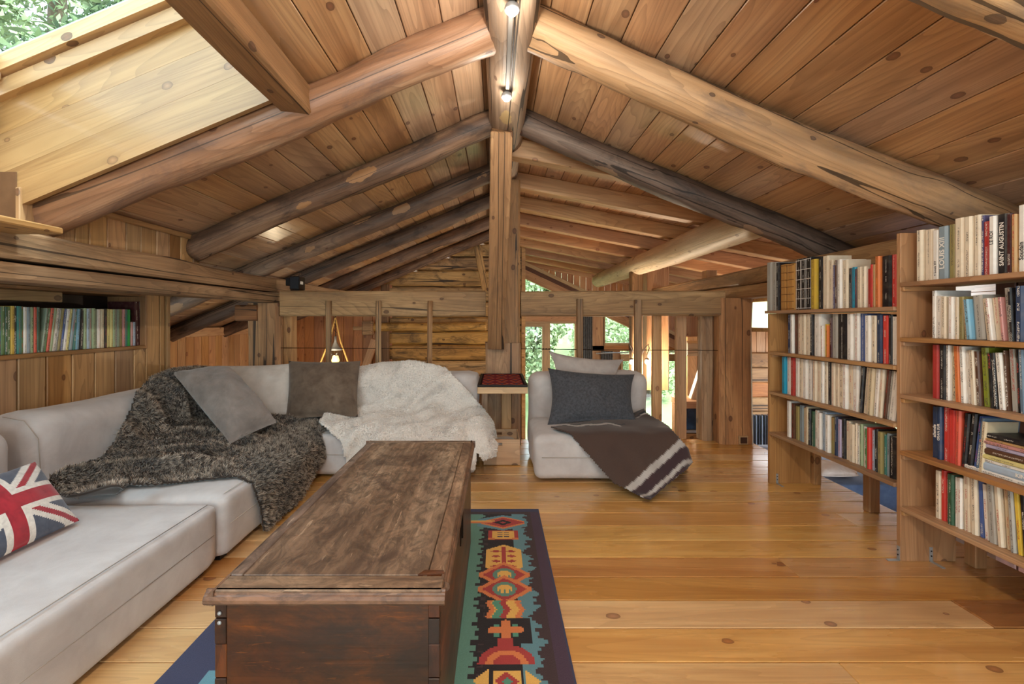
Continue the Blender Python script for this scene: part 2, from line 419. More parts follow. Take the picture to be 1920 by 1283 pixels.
logred = wood('rafter_log_red', (104, 66, 44), (158, 110, 78), (196, 156, 122), rough=.45, knots=.2, stain=.6, stainc=(92, 72, 68), var=.06, bump=.6, grain=.7, spots=.30, spotc=(192, 146, 92), cracks=.7)
logtan = wood('rafter_log_tan', (140, 106, 72), (196, 154, 110), (218, 184, 146), rough=.6, knots=.8, knotc=(66, 50, 44), stain=.55, stainc=(112, 98, 90), var=.06, bump=.7, grain=.7, spots=.1, cracks=.8)
logpale = wood('purlin_log', (176, 146, 108), (210, 184, 146), (232, 214, 184), rough=.55, knots=.6, knotc=(110, 76, 50), stain=.25, stainc=(170, 146, 116), var=.04, bump=.4, cracks=.5)
ridgew = wood('ridge_log', (116, 86, 62), (168, 134, 104), (200, 172, 142), rough=.6, knots=.4, stain=.7, stainc=(120, 106, 96), var=.05, bump=.7, spots=.12, spotc=(196, 160, 90), cracks=.9)
hewnw = wood('log_wall', (136, 96, 44), (196, 148, 78), (224, 176, 102), rough=.6, knots=.4, stain=.85, stainc=(52, 38, 26), var=.12, bump=.7, cracks=.9)
shelfw = wood('shelf_pine', (138, 92, 48), (176, 126, 74), (198, 150, 98), rough=.5, knots=.5, knotc=(96, 56, 30), var=.08, bump=.2)
paleboard = wood('reveal_pine', (140, 98, 52), (176, 134, 80), (198, 158, 102), rough=.4, knots=.7, knotc=(120, 86, 54), coat=.15, var=.03, bump=.15, figc=.3)
palew = wood('window_wood', (168, 128, 78), (200, 162, 110), (218, 186, 138), rough=.45, knots=.15, var=.05, bump=.15)
crateW = wood('crate_wood', (170, 132, 96), (204, 166, 128), (222, 190, 156), rough=.6, knots=.1, var=.05)
darkw = wood('dark_board', (58, 34, 20), (84, 52, 32), (110, 74, 48), rough=.6, knots=.3, var=.2)
chesttop = wood('chest_lid', (84, 58, 40), (140, 104, 74), (184, 150, 116), rough=.5, knots=.12, knotc=(50, 36, 32), stain=.85, stainc=(66, 44, 34), coat=.06, var=.05, bump=.35, grain=.25, blot=.9, sat=.8)
chestbody = wood('chest_body', (36, 15, 7), (82, 39, 16), (140, 74, 32), rough=.45, knots=.15, knotc=(22, 10, 6), stain=.8, stainc=(26, 11, 6), coat=.14, sat=1.0, var=.08, bump=.2, grain=.3, blot=.7)
sofaf = fabric('sofa_suede', (202, 197, 196), (176, 169, 168), nsc=5, sheen=.35, wr=.5, bump=.25)
pilwhite = fabric('white_linen', (218, 212, 206), (194, 187, 180), nsc=7, sheen=.2, wr=1.0, bump=.4)
pilbrown = fabric('brown_suede', (124, 107, 92), (88, 73, 62), nsc=9, sheen=.25, wr=.6, bump=.4)
pilgrey = fabric('taupe_suede', (146, 136, 130), (110, 101, 96), nsc=7, sheen=.4, wr=1.2, bump=.5)
pilchar = fabric('charcoal_flannel', (86, 88, 94), (60, 61, 66), nsc=60, sheen=.1, wr=.8, bump=.4)
pillight = fabric('grey_cotton', (180, 172, 168), (158, 150, 146), nsc=8, sheen=.1, wr=.8, bump=.3)
seamf = plain('seam_thread', (176, 166, 156), .9)
redf = fabric('flag_red', (168, 34, 48), (136, 24, 38), nsc=30); bluef = fabric('flag_blue', (82, 88, 104), (62, 68, 84), nsc=30); whitef = fabric('flag_white', (226, 220, 212), (196, 190, 184), nsc=60)
blackpl = plain('black_plastic', (18, 19, 22), .35); steel = plain('galvanised_steel', (168, 170, 172), .4, .35, noise=.2); darkiron = plain('dark_iron', (36, 26, 22), .5, .7, noise=.4, nsc=30)
whitepl = plain('white_plastic', (232, 230, 225), .4); pagem = plain('paper', (222, 208, 182), .85, noise=.12, nsc=90)
glass = glassmat('window_glass'); darkglass = plain('dark_glass', (16, 26, 48), .08, spec=.8, c2=(40, 66, 96), nsc=6)
curtain = fabric('grey_curtain', (120, 124, 130), (70, 72, 78), nsc=20)
bedblue = fabric('blue_cover', (88, 112, 150), (66, 88, 124), nsc=10, wr=.3)
radm = plain('radiator_paint', (40, 52, 70), .4); radl = plain('radiator_edge', (110, 128, 150), .4)
bulbm = plain('lamp_bulb', (255, 244, 225), .5, emis=(255, 232, 196), es=40.0)
bulbm2 = plain('wall_lamp_bulb', (255, 240, 215), .5, emis=(255, 226, 180), es=25.0)
bookm = bookmat('book_cover'); bookplain = bookmat('book_cover_plain', 0.0)
inkw = plain('ink_white', (238, 234, 228), .6); inkk = plain('ink_black', (30, 30, 34), .6); inkb = plain('ink_blue', (40, 60, 120), .6)
rubm = attrmat('rug_wool', nsc=260, bump=.5, var=.28, sheen=.1); furm = attrmat('fur', rough=.85, sheen=.35, nsc=40, bump=0, var=.1, spec=.15); blankm = attrmat('wool_blanket', nsc=220, bump=.35, var=.25)
leafm = attrmat('leaf', rough=.6, sheen=0, nsc=3, bump=0, var=.25); barkm = plain('bark', (82, 66, 52), .9, noise=.4, nsc=8)
slabm = plain('deck_slab', (110, 78, 50), .8, noise=.2)
trayred = attrmat('woven_tray', nsc=300, bump=.2, var=.1, sheen=0, spec=.05)
ropem = plain('rope', (200, 160, 90), .8, noise=.3, nsc=60); amber = plain('lamp_oil_glass', (220, 190, 120), .2)
# ------------------------------------------------------------------ setting: dimensions
XR, ZR, S = .09, 2.93, .42
CA = 1 / math.sqrt(1 + S * S); SA = S * CA
def roofZ(x): return ZR - S * abs(x - XR)
SB0, SBX, SS = 2.62, .15, .19                         # underside of the shed-roof rafters
def shedZ(x): return SB0 - SS * (x - SBX)
YB, YE = -2.3, 8.45
def logobj(name, p0, p1, r0, r1, mat, parent=None, n=24, k=60, amp=.012, seed=0, bow=0.0):
    p0 = Vector(p0); p1 = Vector(p1); d = p1 - p0; L = d.length; x, y, z = axes_from(d)
    t = np.linspace(-.5, .5, k); a = np.arange(n) * 2 * np.pi / n
    T, A = np.meshgrid(t, a, indexing='ij'); T = T.ravel(); A = A.ravel()
    r = r0 + (r1 - r0) * (T + .5)
    q = np.stack([T * L, np.cos(A), np.sin(A)], 1)
    nz = vnoise(q * [2.2, 1.3, 1.3], 1.0, seed) + .5 * vnoise(q * [6, 3, 3], 1.0, seed + 3) + .25 * vnoise(q * [14, 6, 6], 1.0, seed + 7)
    r = r + amp * nz
    b = bow * (1 - 4 * T * T) + amp * .8 * np.sin(T * 9 + seed)
    v = np.stack([T * L, r * np.cos(A), r * np.sin(A) + b], 1)
    f = []
    for i in range(k - 1):
        for j in range(n): f.append((i * n + j, i * n + (j + 1) % n, (i + 1) * n + (j + 1) % n, (i + 1) * n + j))
    f += [tuple(range(n - 1, -1, -1)), tuple(range((k - 1) * n, k * n))]
    o = mesh_obj(name, v, f, mat, parent, frame((p0 + p1) / 2, x, y, z), True)
    return o
def hewn(name, lo, hi, ax, mat, parent=None, seed=0, amp=.008, ch=.015, k=14):
    """old squared timber with uneven faces and worn corners, grain along local X"""
    lo = Vector(lo); hi = Vector(hi); c = (lo + hi) / 2; d = hi - lo
    E = [Vector((1, 0, 0)), Vector((0, 1, 0)), Vector((0, 0, 1))]
    b, e = (ax + 1) % 3, (ax + 2) % 3
    L, W, T = d[ax], d[b], d[e]; w2, t2 = W / 2, T / 2
    sec = []
    nn = 3
    pts = [(-w2 + ch, -t2), (0, -t2), (w2 - ch, -t2), (w2, -t2 + ch), (w2, 0), (w2, t2 - ch), (w2 - ch, t2), (0, t2), (-w2 + ch, t2), (-w2, t2 - ch), (-w2, 0), (-w2, -t2 + ch)]
    n = len(pts); v = []
    xs = np.linspace(-L / 2, L / 2, k)
    V = np.array([(xx, p[0], p[1]) for xx in xs for p in pts])
    nz = vnoise(V * [1.7, 5, 5], 1.0, seed); ln = np.linalg.norm(V[:, 1:], axis=1, keepdims=True)
    V[:, 1:] += V[:, 1:] / np.maximum(ln, 1e-6) * (amp * nz)[:, None]
    f = []
    for i in range(k - 1):
        for j in range(n): f.append((i * n + j, i * n + (j + 1) % n, (i + 1) * n + (j + 1) % n, (i + 1) * n + j))
    f += [tuple(range(n - 1, -1, -1)), tuple(range((k - 1) * n, k * n))]
    return mesh_obj(name, V, f, mat, parent, frame(c, E[ax], E[b], E[e]))
# ------------------------------------------------------------------ floor
fl = struct('floor', 'glossy honey-coloured floor of wide larch boards')
MB().box((-4.2, YB, -.20), (2.6, 4.80, -.031)).build('subfloor', slabm, fl)
y = 1.674 - .185 * 22; row = 0
while y < 4.76:
    w_ = min(.185, 4.80 - y)
    cuts = [-2.78, 2.6]
    rr = random.Random(row * 13 + 5)
    if row == 23: cuts = [-2.78, 2.02, 2.6]
    else:
        a_ = rr.uniform(-2.2, -.3) if rr.random() < .75 else rr.uniform(.3, 2.2); cuts = [-2.78, a_, 2.6]
    for a, b in zip(cuts[:-1], cuts[1:]):
        o = board('plank', ((a + b) / 2, y + w_ / 2, -.015), (1, 0, 0), (0, 1, 0), b - a - .0015, w_ - .0055, .03, floorw, fl, .0022)
        if row == 23 and a > 2: o.color = (.50, .36, .30, 1); o.location.z += .004
        elif row in (24, 25): o.color = (.80, .66, .55, 1)
    y += .185; row += 1
# ------------------------------------------------------------------ ceiling
ce = struct('ceiling', 'sloping timber ceiling of wide varnished pine boards')
def slope_box(mb, x0, x1, y0, y1, t0, t1, side):
    def q(x, y, t): return (x - side * -1 * 0 + (SA * t) * side, y, roofZ(x) + CA * t)
    v = [q(x, y, t) for t in (t0, t1) for y in (y0, y1) for x in (x0, x1)]
    mb.add(v, [(0, 2, 3, 1), (4, 5, 7, 6), (0, 1, 5, 4), (2, 6, 7, 3), (0, 4, 6, 2), (1, 3, 7, 5)])
SKX0, SKX1, SKY0, SKY1 = -2.45, -1.10, -.25, 2.30      # skylight shaft
m = MB()
for a in ((SKX1, XR, YB, YE), (SKX0, SKX1, SKY1, YE), (SKX0, SKX1, YB, SKY0), (-4.35, SKX0, YB, YE)): slope_box(m, *a, .022, .10, -1)
slope_box(m, XR, 4.3, YB, 3.66, .022, .10, 1)
m.build('deck', slabm, ce)
BW = .2
for side in (-1, 1):
    k = 0
    while True:
        s0 = k * BW; x0 = XR + side * s0 * CA; xc = XR + side * (s0 + BW / 2) * CA
        if abs(x0 - XR) > 4.1: break
        segs = [(YB, YE)] if side < 0 else [(YB, 3.64)]
        if side < 0 and SKX0 - .12 < xc < SKX1 + .02: segs = [(SKY1 - .02, YE)]
        for a, b in segs:
            n = Vector((side * SA, 0, CA)); c = Vector((xc, (a + b) / 2, roofZ(xc))) + n * .011
            u = Vector((side * CA, 0, -SA))
            board('plank', c, (0, 1, 0), u, b - a, BW - .0045, .022, ceilw, ce, .004)
        k += 1
# shed roof on the far right with its own boards
SHY0, SHY1 = 3.70, 10.80
ang = math.atan(SS); ux = Vector((math.cos(ang), 0, -math.sin(ang))); nx = Vector((math.sin(ang), 0, math.cos(ang)))
m = MB(); zt = .165
v = [(x, yy, shedZ(x) + zt + t) for t in (.03, .12) for yy in (SHY0, SHY1) for x in (-.05, 5.15)]
m.add(v, [(0, 2, 3, 1), (4, 5, 7, 6), (0, 1, 5, 4), (2, 6, 7, 3), (0, 4, 6, 2), (1, 3, 7, 5)])
m.build('shed_deck', slabm, ce)
# upstand that closes the step between the two roof pitches
v = []
for yy in (3.665, 3.695):
    v += [(.12, yy, roofZ(.12)), (4.3, yy, roofZ(4.3)), (4.3, yy, shedZ(4.3) + .3), (.12, yy, shedZ(.12) + .3)]
MB().add(v, [(3, 2, 1, 0), (4, 5, 6, 7), (0, 1, 5, 4), (1, 2, 6, 5), (2, 3, 7, 6), (3, 0, 4, 7)]).build('upstand', slabm, ce)
for k in range(31):
    x = .0 + .165 * k + .08
    board('plank', (x, (SHY0 + SHY1) / 2, shedZ(x) + zt + .013), (0, 1, 0), -ux, SHY1 - SHY0, .163, .024, ceilw, ce, .003).color = (.9, .8, .72, 1)
# ------------------------------------------------------------------ ridge log and rafters
rl = logobj('ridge_log', (XR - .025, YB, 2.775), (XR - .01, YE, 2.795), .125, .155, ridgew, k=60, amp=.010, seed=3)
tag(rl, 'thick grey-brown ridge log running along the peak of the roof', 'beam')
RD = [1.30, 2.42, 3.56, 4.75, 5.80, 6.95, 8.05]
ordn = ['nearest', 'second', 'third', 'fourth', 'fifth', 'sixth', 'seventh']
def rafter(side, D, r, mat, label, x_end, seed, bow=0.0, col=None):
    xa = XR + side * .06; xb = x_end
    o = logobj('rafter_log', (xa, D, roofZ(xa) - r * 1.06), (xb, D, roofZ(xb) - r * 1.06), r, r * 1.02, mat, seed=seed, amp=.014, bow=bow)
    if col: o.color = col
    tag(o, label, 'rafter', 'round log rafters'); return o
rafter(-1, RD[1], .105, logred, 'reddish-brown log rafter below the skylight panel, with pale knots', -2.52, 11, .012)
rafter(-1, RD[2], .095, logw, 'dark log rafter whose lower end stops at the board wall', -2.36, 12)
rafter(-1, RD[3], .088, logw, 'dark log rafter, second beyond the skylight rafter, left roof slope', -4.2, 13)
rafter(-1, RD[4], .086, logw, 'dark log rafter, third beyond the skylight rafter, left roof slope', -4.2, 14)
rafter(-1, RD[5], .086, logw, 'dark log rafter, second before the dark log wall, left roof slope', -4.2, 15)
rafter(-1, RD[6], .084, logw, 'dark log rafter directly above the dark log wall', -4.2, 16)
rafter(1, RD[0], .120, logtan, 'weathered log rafter cut by the top right corner of the photo', 3.4, 17)
rafter(1, RD[1], .108, logtan, 'tan log rafter with dark spots ending above the near bookcase', 3.3, 18, -.012)
rafter(1, RD[2], .100, logw, 'dark grey log rafter ending above the far bookcase', 3.3, 19, 0, (.80, .84, .92, 1))
for k in range(9):
    D = 3.86 + .86 * k
    x0, x1 = XR, 5.1
    c = Vector(((x0 + x1) / 2, D + .06, 0)); c.z = shedZ(c.x)
    o = board('shed_rafter', c + nx * .0825, ux, (0, 1, 0), (x1 - x0) / ux.x, .13, .16, shedw, None, .006)
    tag(o, f'squared pale rafter of the low shed roof, {ordn[k] if k < 7 else ("eighth", "ninth")[k - 7]} from the dark grey log', 'rafter', 'squared rafters of the shed roof')
pl = logobj('purlin_log', (2.18, 3.62, 2.09), (2.16, 9.75, 2.09), .155, .145, logpale, k=50, amp=.006, seed=31)
tag(pl, 'pale peeled purlin log carrying the shed rafters', 'beam')
o = hewn('purlin_post', P(1213, 505, 7.2) + Vector((0, 0, -1.9)), P(1244, 505, 7.45) + Vector((0, 0, .08)), 2, shedw, seed=4)
tag(o, 'short pale post standing under the peeled purlin log', 'post')
# trimmer beam beside the skylight
o = hewn('trimmer_beam', (-1.10, -.6, roofZ(-1.05) - .15), (-.95, 2.36, roofZ(-1.05) - .0), 1, beamw, seed=9, ch=.012, amp=.006)
o.color = (.92, .82, .72, 1)
tag(o, 'dark cracked trimmer beam along the upper edge of the skylight', 'beam')
# ------------------------------------------------------------------ wall plates (beams along the eaves)
wp = thing('wall_plate', 'two stacked hewn beams running along the left wall over the comics shelf', 'beam', (-2.36, 3.8, 1.43))
hewn('upper_beam', (-2.46, .0, 1.535), (-2.25, 8.4, 1.675), 1, beamw, wp, seed=21, amp=.016, k=60)
hewn('lower_beam', (-2.47, .0, 1.428), (-2.26, 4.85, 1.522), 1, beamw, wp, seed=22, amp=.010, k=40)
MB().box((-2.86, .0, 1.455), (-2.44, 3.90, 1.53)).build('soffit', darkw, wp)
hewn('bracket_end', (-2.62, 4.58, 1.24), (-2.40, 4.80, 1.40), 0, beamw, wp, seed=23).color = (.55, .38, .3, 1)
wp2 = thing('wall_plate', 'hewn beam running along the right eave behind the bookcases', 'beam', (2.52, 4.5, 1.45))
hewn('upper_beam', (2.43, .0, 1.60), (2.63, 8.2, 1.745), 1, beamw, wp2, seed=25, amp=.014, k=50)
hewn('lower_beam', (2.42, 3.7, 1.465), (2.64, 8.2, 1.59), 1, beamw, wp2, seed=26, amp=.010, k=36)
MB().box((2.70, .0, 1.50), (2.74, 3.6, 1.90)).build('eave_board', shedw, wp2)
# ------------------------------------------------------------------ walls
WX = -2.78
wl_ = struct('wall_left', 'left wall of vertical pine boards')
MB().box((WX - .10, YB, -.05), (WX - .022, 3.87, 1.045)).box((WX - .10, YB, 1.455), (WX - .022, 3.87, 2.4)).box((WX - .10, 3.64, 1.04), (WX - .022, 3.87, 1.46)).box((WX - .36, .2, .95), (WX - .30, 3.8, 1.5)).build('backing', slabm, wl_)
yy = -.6; rr = random.Random(3)
while yy < 3.80:
    w_ = rr.choice([.10, .13, .15, .17]); w_ = min(w_, 3.84 - yy)
    if w_ < .04: break
    top = 1.04 if yy < 3.63 else 1.45
    if yy < 3.63 < yy + w_: w_ = 3.63 - yy
    abox('board', (WX - .020, yy + .005, 0.0), (WX, yy + w_ - .005, top), 2, wallw, wl_, .004)
    yy += w_
abox('corner_board', (WX - .10, 3.845, 0), (WX + .014, 3.885, 1.45), 2, wallw, wl_, .004)
# upper wall between plate and roof
wu = struct('wall_left_upper', 'short wall of vertical pine boards between beam and sloping ceiling')
MB().box((-2.46, 2.26, 1.60), (-2.37, 3.56, 1.98)).build('backing', slabm, wu)
yy = 2.25
while yy < 3.6:
    w_ = rr.choice([.09, .12, .14]); w_ = min(w_, 3.62 - yy)
    abox('board', (-2.368, yy + .002, 1.55), (-2.345, yy + w_ - .002, roofZ(-2.345) - .004), 2, wallw, wu, .004); yy += w_
abox('top_batten', (-2.345, 2.3, roofZ(-2.33) - .05), (-2.325, 3.5, roofZ(-2.33) - .015), 1, wallw, wu)
# far left eave wall and end wall
we = struct('wall_eave', 'honey pine wall of vertical boards under the eave')
MB().box((-4.25, 4.6, -.3), (-4.14, YE, 1.18)).box((-4.25, 2.0, -.3), (-4.14, 2.7, 1.18)).box((-4.25, 2.7, -.3), (-4.14, 4.6, .05)).box((-4.25, 2.7, 1.05), (-4.14, 4.6, 1.18)).build('backing', slabm, we)
MB().box((-4.2, 2.7, .05), (-4.19, 4.6, 1.05)).build('pane', glass, struct('window_added_eave', 'unseen low eave window added for light'), Matrix.Identity(4))  # opening hidden from view, added to brighten the eave boards and ceiling
yy = 4.62
while yy < 8.4:
    abox('board', (-4.14, yy + .003, -.1), (-4.11, yy + .157, 1.02), 2, farw, we, .004); yy += .16
abox('rail', (-4.13, 4.62, 1.02), (-4.09, 8.4, 1.14), 1, farw, we)
wf = struct('wall_far_left', 'far end wall of honey pine boards')
MB().box((-4.3, 8.52, -.3), (-1.95, 8.60, 2.0)).build('backing', slabm, wf)
x = -4.1
while x < -2.0:
    abox('board', (x + .003, 8.47, -.1), (x + .177, 8.5, max(.4, min(roofZ(x), roofZ(x + .18)) - .02)), 2, farw, wf, .004).color = (1, .82, .68, 1); x += .18
MB().box((-4.2, 4.8, -.20), (-.2, 8.6, -.05)).build('far_floor', slabm, wf)
# hewn log wall
lw_ = struct('wall_log', 'old dark-stained wall of stacked hewn timbers')
MB().add([(-2.05, 8.63, -2.6), (.45, 8.63, -2.6), (.45, 8.63, 2.82), (XR, 8.63, 2.97), (-2.12, 8.63, 2.04), (-2.12, 8.63, 1.5)], [(0, 1, 2, 3, 4, 5)]).build('backing', darkw, lw_)
z = -.32; k = 0
while z < 2.75:
    h_ = [.26, .29, .27, .30, .25][k % 5]
    xl = max(-2.05, XR - (ZR - (z + h_ * .3) - .02) / S)
    if xl < .2: hewn('timber', (xl, 8.46, z + .006), (.45, 8.64, z + h_ - .006), 0, hewnw, lw_, seed=40 + k, amp=.016, ch=.03, k=20)
    z += h_; k += 1
hewn('corner_timber', (-2.12, 8.34, -.3), (-1.98, 8.46, 1.9), 2, beamw, lw_, seed=60).color = (.6, .5, .42, 1)
o = board('raking_strut', (P(893, 456, 8.3) + P(911, 545, 8.3)) / 2, P(911, 545, 8.3) - P(893, 456, 8.3), (0, 1, 0), .92, .10, .13, hewnw, None, .012)
tag(o, 'leaning wooden strut against the dark log wall beside the centre post', 'strut')
# back wall; its large window is added for daylight, behind the viewer
wb = struct('wall_back', 'rear gable wall around an added wide window')
MB().box((-4.3, YB - .12, -.2), (-2.2, YB, 3.0)).box((2.2, YB - .12, -.2), (5, YB, 3.0)).box((-2.2, YB - .12, 2.3), (2.2, YB, 3.0)).box((-2.2, YB - .12, -.2), (2.2, YB, .1)).build('backing', wallw, wb)
w0 = struct('window_added_rear', 'unseen wide rear window added for daylight')
m = MB()
for xx in (-2.2, -.75, .70, 2.14): m.box((xx, YB - .09, .1), (xx + .06, YB - .03, 2.3))
m.box((-2.2, YB - .09, .1), (2.2, YB - .03, .16)).box((-2.2, YB - .09, 2.24), (2.2, YB - .03, 2.3)).build('window_frame', palew, w0)
MB().box((-2.17, YB - .065, .13), (2.17, YB - .055, 2.27)).build('pane', glass, w0)
# lower hall shell
hs_ = struct('wall_hall_right', 'side wall of the lower hall with a small window and added daylight openings')  # openings added to light the hall; only the small upper one is seen
MB().box((5.05, YB, -2.7), (5.2, 5.3, -.55)).box((5.05, 7.6, -2.7), (5.2, 10.9, -.55)).box((5.05, 5.3, -2.7), (5.2, 7.6, -2.3)).box((5.05, 5.3, -.75), (5.2, 7.6, -.55)).box((5.05, YB, 1.72), (5.2, 10.9, 3.0)).box((5.05, YB, -.6), (5.2, 5.3, 1.75)).box((5.05, 5.3, .7), (5.2, 7.6, 1.75)).box((5.05, 7.6, -.6), (5.2, 8.3, 1.75)).box((5.05, 8.3, -.6), (5.2, 9.4, 1.1)).box((5.05, 8.3, 1.6), (5.2, 9.4, 1.75)).box((5.05, 9.4, -.6), (5.2, 10.9, 1.75)).build('backing', wallw, hs_)
hf = struct('floor_hall', 'floor of the lower hall, made pale to bounce light')
MB().box((-4.3, 4.8, -2.75), (5.2, 11, -2.6)).build('hall_slab', plain('hall_bounce_floor', (206, 190, 166), .6, noise=.15, nsc=4), hf)  # pale colour set to throw light up onto the shed rafters
MB().box((-4.3, 4.78, -2.7), (2.6, 4.80, -.20)).build('gallery_edge', slabm, hf)
MB().box((-4.3, 4.8, -2.7), (-4.2, 8.6, -.1)).build('hall_left', slabm, hf)
lowf = struct('floor_lower_room', 'lower room floor beside the gallery')
MB().box((2.55, YB, -.95), (5.1, 8.0, -.80)).build('lower_slab', slabm, lowf)
wr_ = struct('wall_right', 'dark reddish wall of vertical boards behind the near bookcase')
MB().box((3.02, YB, -.8), (3.10, 2.75, 1.62)).build('backing', darkw, wr_)
yy = 0.0
while yy < 2.7:
    abox('board', (2.99, yy + .006, -.8), (3.015, yy + .114, 1.6), 2, darkw, wr_, .004).color = (1.2, .8, .7, 1); yy += .12
# ------------------------------------------------------------------ skylight
sk = struct('window_skylight', 'roof window in a pale pine shaft')
def shaft_poly(name, pts, mat, thick):
    # pts world quad, thick vector
    t = Vector(thick); a = [Vector(p) for p in pts]; b = [p + t for p in a]; n = len(a)
    c = sum(a, Vector()) / n; x = (a[1] - a[0]).normalized(); nn = (a[1] - a[0]).cross(a[2] - a[0]).normalized(); yv = nn.cross(x)
    M = frame(c, x, yv, nn); Mi = M.inverted()
    v = [Mi @ p for p in a + b]
    f = [tuple(range(n - 1, -1, -1)), tuple(range(n, 2 * n))] + [(i, (i + 1) % n, n + (i + 1) % n, n + i) for i in range(n)]
    return mesh_obj(name, v, f, mat, sk, M)
SO = .50
def rz(x, o): return roofZ(x) + o
nb = 3
for k in range(nb):   # far reveal: three glued boards
    o0 = -.085 + (SO + .085) * k / nb; o1 = -.085 + (SO + .085) * (k + 1) / nb
    shaft_poly('reveal_board', [(SKX0 - .02, SKY1 - .035, rz(SKX0 - .02, o0)), (SKX1 + .04, SKY1 - .035, rz(SKX1 + .04, o0)), (SKX1 + .04, SKY1 - .035, rz(SKX1 + .04, o1 - .0008)), (SKX0 - .02, SKY1 - .035, rz(SKX0 - .02, o1 - .0008))], paleboard, (0, .03, 0))
shaft_poly('reveal_board', [(SKX1 + .03, SKY0, rz(SKX1, -.02)), (SKX1 + .03, SKY1, rz(SKX1, -.02)), (SKX1 + .03, SKY1, rz(SKX1, SO)), (SKX1 + .03, SKY0, rz(SKX1, SO))], paleboard, (.03, 0, 0))
shaft_poly('reveal_board', [(SKX0 - .01, SKY0, 1.66), (SKX0 - .01, SKY1, 1.66), (SKX0 - .01, SKY1, rz(SKX0, SO)), (SKX0 - .01, SKY0, rz(SKX0, SO))], paleboard, (-.03, 0, 0))
shaft_poly('reveal_board', [(SKX0, SKY0, 1.66), (SKX1, SKY0, rz(SKX1, 0)), (SKX1, SKY0, rz(SKX1, SO)), (SKX0, SKY0, rz(SKX0, SO))], paleboard, (0, -.03, 0))
def sbar(name, x0, x1, y0, y1, o0, o1, mat):
    v = [(x, yy_, rz(x, o)) for o in (o0, o1) for yy_ in (y0, y1) for x in (x0, x1)]
    c = Vector(((x0 + x1) / 2, (y0 + y1) / 2, rz((x0 + x1) / 2, (o0 + o1) / 2)))
    if abs(x1 - x0) > abs(y1 - y0): M = frame(c, (CA, 0, SA), (0, 1, 0), (-SA, 0, CA))
    else: M = frame(c, (0, 1, 0), (-CA, 0, -SA), (-SA, 0, CA))
    Mi = M.inverted()
    return mesh_obj(name, [Mi @ Vector(p) for p in v], [(0, 2, 3, 1), (4, 5, 7, 6), (0, 1, 5, 4), (2, 6, 7, 3), (0, 4, 6, 2), (1, 3, 7, 5)], mat, sk, M)
for (y0, y1) in ((SKY1 - .075, SKY1), (SKY0, SKY0 + .075)):
    sbar('window_frame', SKX0, SKX1 + .03, y0, y1, SO - .04, SO + .04, palew)
    d = -.03 if y0 > 0 else .03
    sbar('sash', SKX0, SKX1 + .02, y0 + d, y1 + d * .4, SO + .055, SO + .13, palew)
    sbar('seal', SKX0, SKX1 + .02, y0 + d * .6, y1, SO + .131, SO + .15, steel)
    sbar('gasket', SKX0, SKX1 + .02, y0 + d * .3, y1, SO + .151, SO + .158, blackpl)
for (x0, x1) in ((SKX0, SKX0 + .06), (SKX1 - .05, SKX1 + .02)):
    sbar('sash', x0, x1, SKY0, SKY1 - .09, SO + .02, SO + .13, palew)
sbar('pane', SKX0, SKX1 + .03, SKY0, SKY1, SO + .160, SO + .168, glass)
sbar('blind_rail', SKX1 - .10, SKX1 - .06, 1.2, 2.16, SO - .06, SO - .02, palew)
MB().box((-1.33, 2.13, rz(-1.33, SO + .02)), (-1.30, 2.20, rz(-1.33, SO + .05))).build('hinge', steel, sk)
abox('sill', (SKX0 - .0, .0, 1.648), (-2.02, 2.14, 1.678), 1, wallw, sk, .006)
# ------------------------------------------------------------------ gallery posts, knee brace and railing
cp = thing('centre_post', 'massive hewn centre post carrying the ridge log', 'post', (.06, 4.7, 0))
hewn('post', (-.115, 4.56, 0), (.24, 4.86, 1.02), 2, postw, cp, seed=70, amp=.010, ch=.02)
hewn('post_upper', (.02, 4.60, 1.02), (.235, 4.86, 2.66), 2, postw, cp, seed=71, amp=.008, ch=.02)
a0, a1 = Vector((-.01, 4.52, 1.00)), Vector((.035, 3.40, 2.66)); dd = (a1 - a0)
xx, yv, zv = axes_from(dd, (1, 0, 0))
o = board('knee_brace', (a0 + a1) / 2, dd, (1, 0, .0) - Vector((1, 0, 0)).dot(dd.normalized()) * dd.normalized() if False else (Vector((1, 0, 0)) - dd.normalized() * dd.normalized().x), dd.length, .165, .15, postw, None, .008)
tag(o, 'leaning knee brace from the centre post up to the ridge log', 'brace')
lp = thing('railing_post', 'thick left railing post beside the far sofa cushions', 'post', (-2.35, 4.7, 0))
hewn('post', (-2.51, 4.60, 0), (-2.20, 4.86, 1.42), 2, postw, lp, seed=72, amp=.010, ch=.025)
hewn('post_cheek', (-2.20, 4.70, 0), (-2.11, 4.86, 1.30), 2, postw, lp, seed=73)
rp = thing('railing_post', 'thick reddish right railing post beside the far bookcase', 'post', (2.4, 4.7, 0))
hewn('post', (2.24, 4.60, 0), (2.58, 4.90, 1.47), 2, postw, rp, seed=74, amp=.012, ch=.03).color = (1.02, .86, .76, 1)
hewn('post_cheek', (2.12, 4.72, 0), (2.24, 4.90, 1.29), 2, beamw, rp, seed=75, amp=.018, ch=.03)
tag(hewn('handrail_beam', (-2.19, 4.62, 1.288), (-.118, 4.76, 1.545), 0, beamw, seed=76, amp=.007, k=30), 'hewn handrail beam between the left post and the centre post', 'beam')
tag(hewn('handrail_beam', (.242, 4.62, 1.288), (2.30, 4.76, 1.545), 0, beamw, seed=77, amp=.007, k=30), 'hewn handrail beam between the centre post and the right post', 'beam')
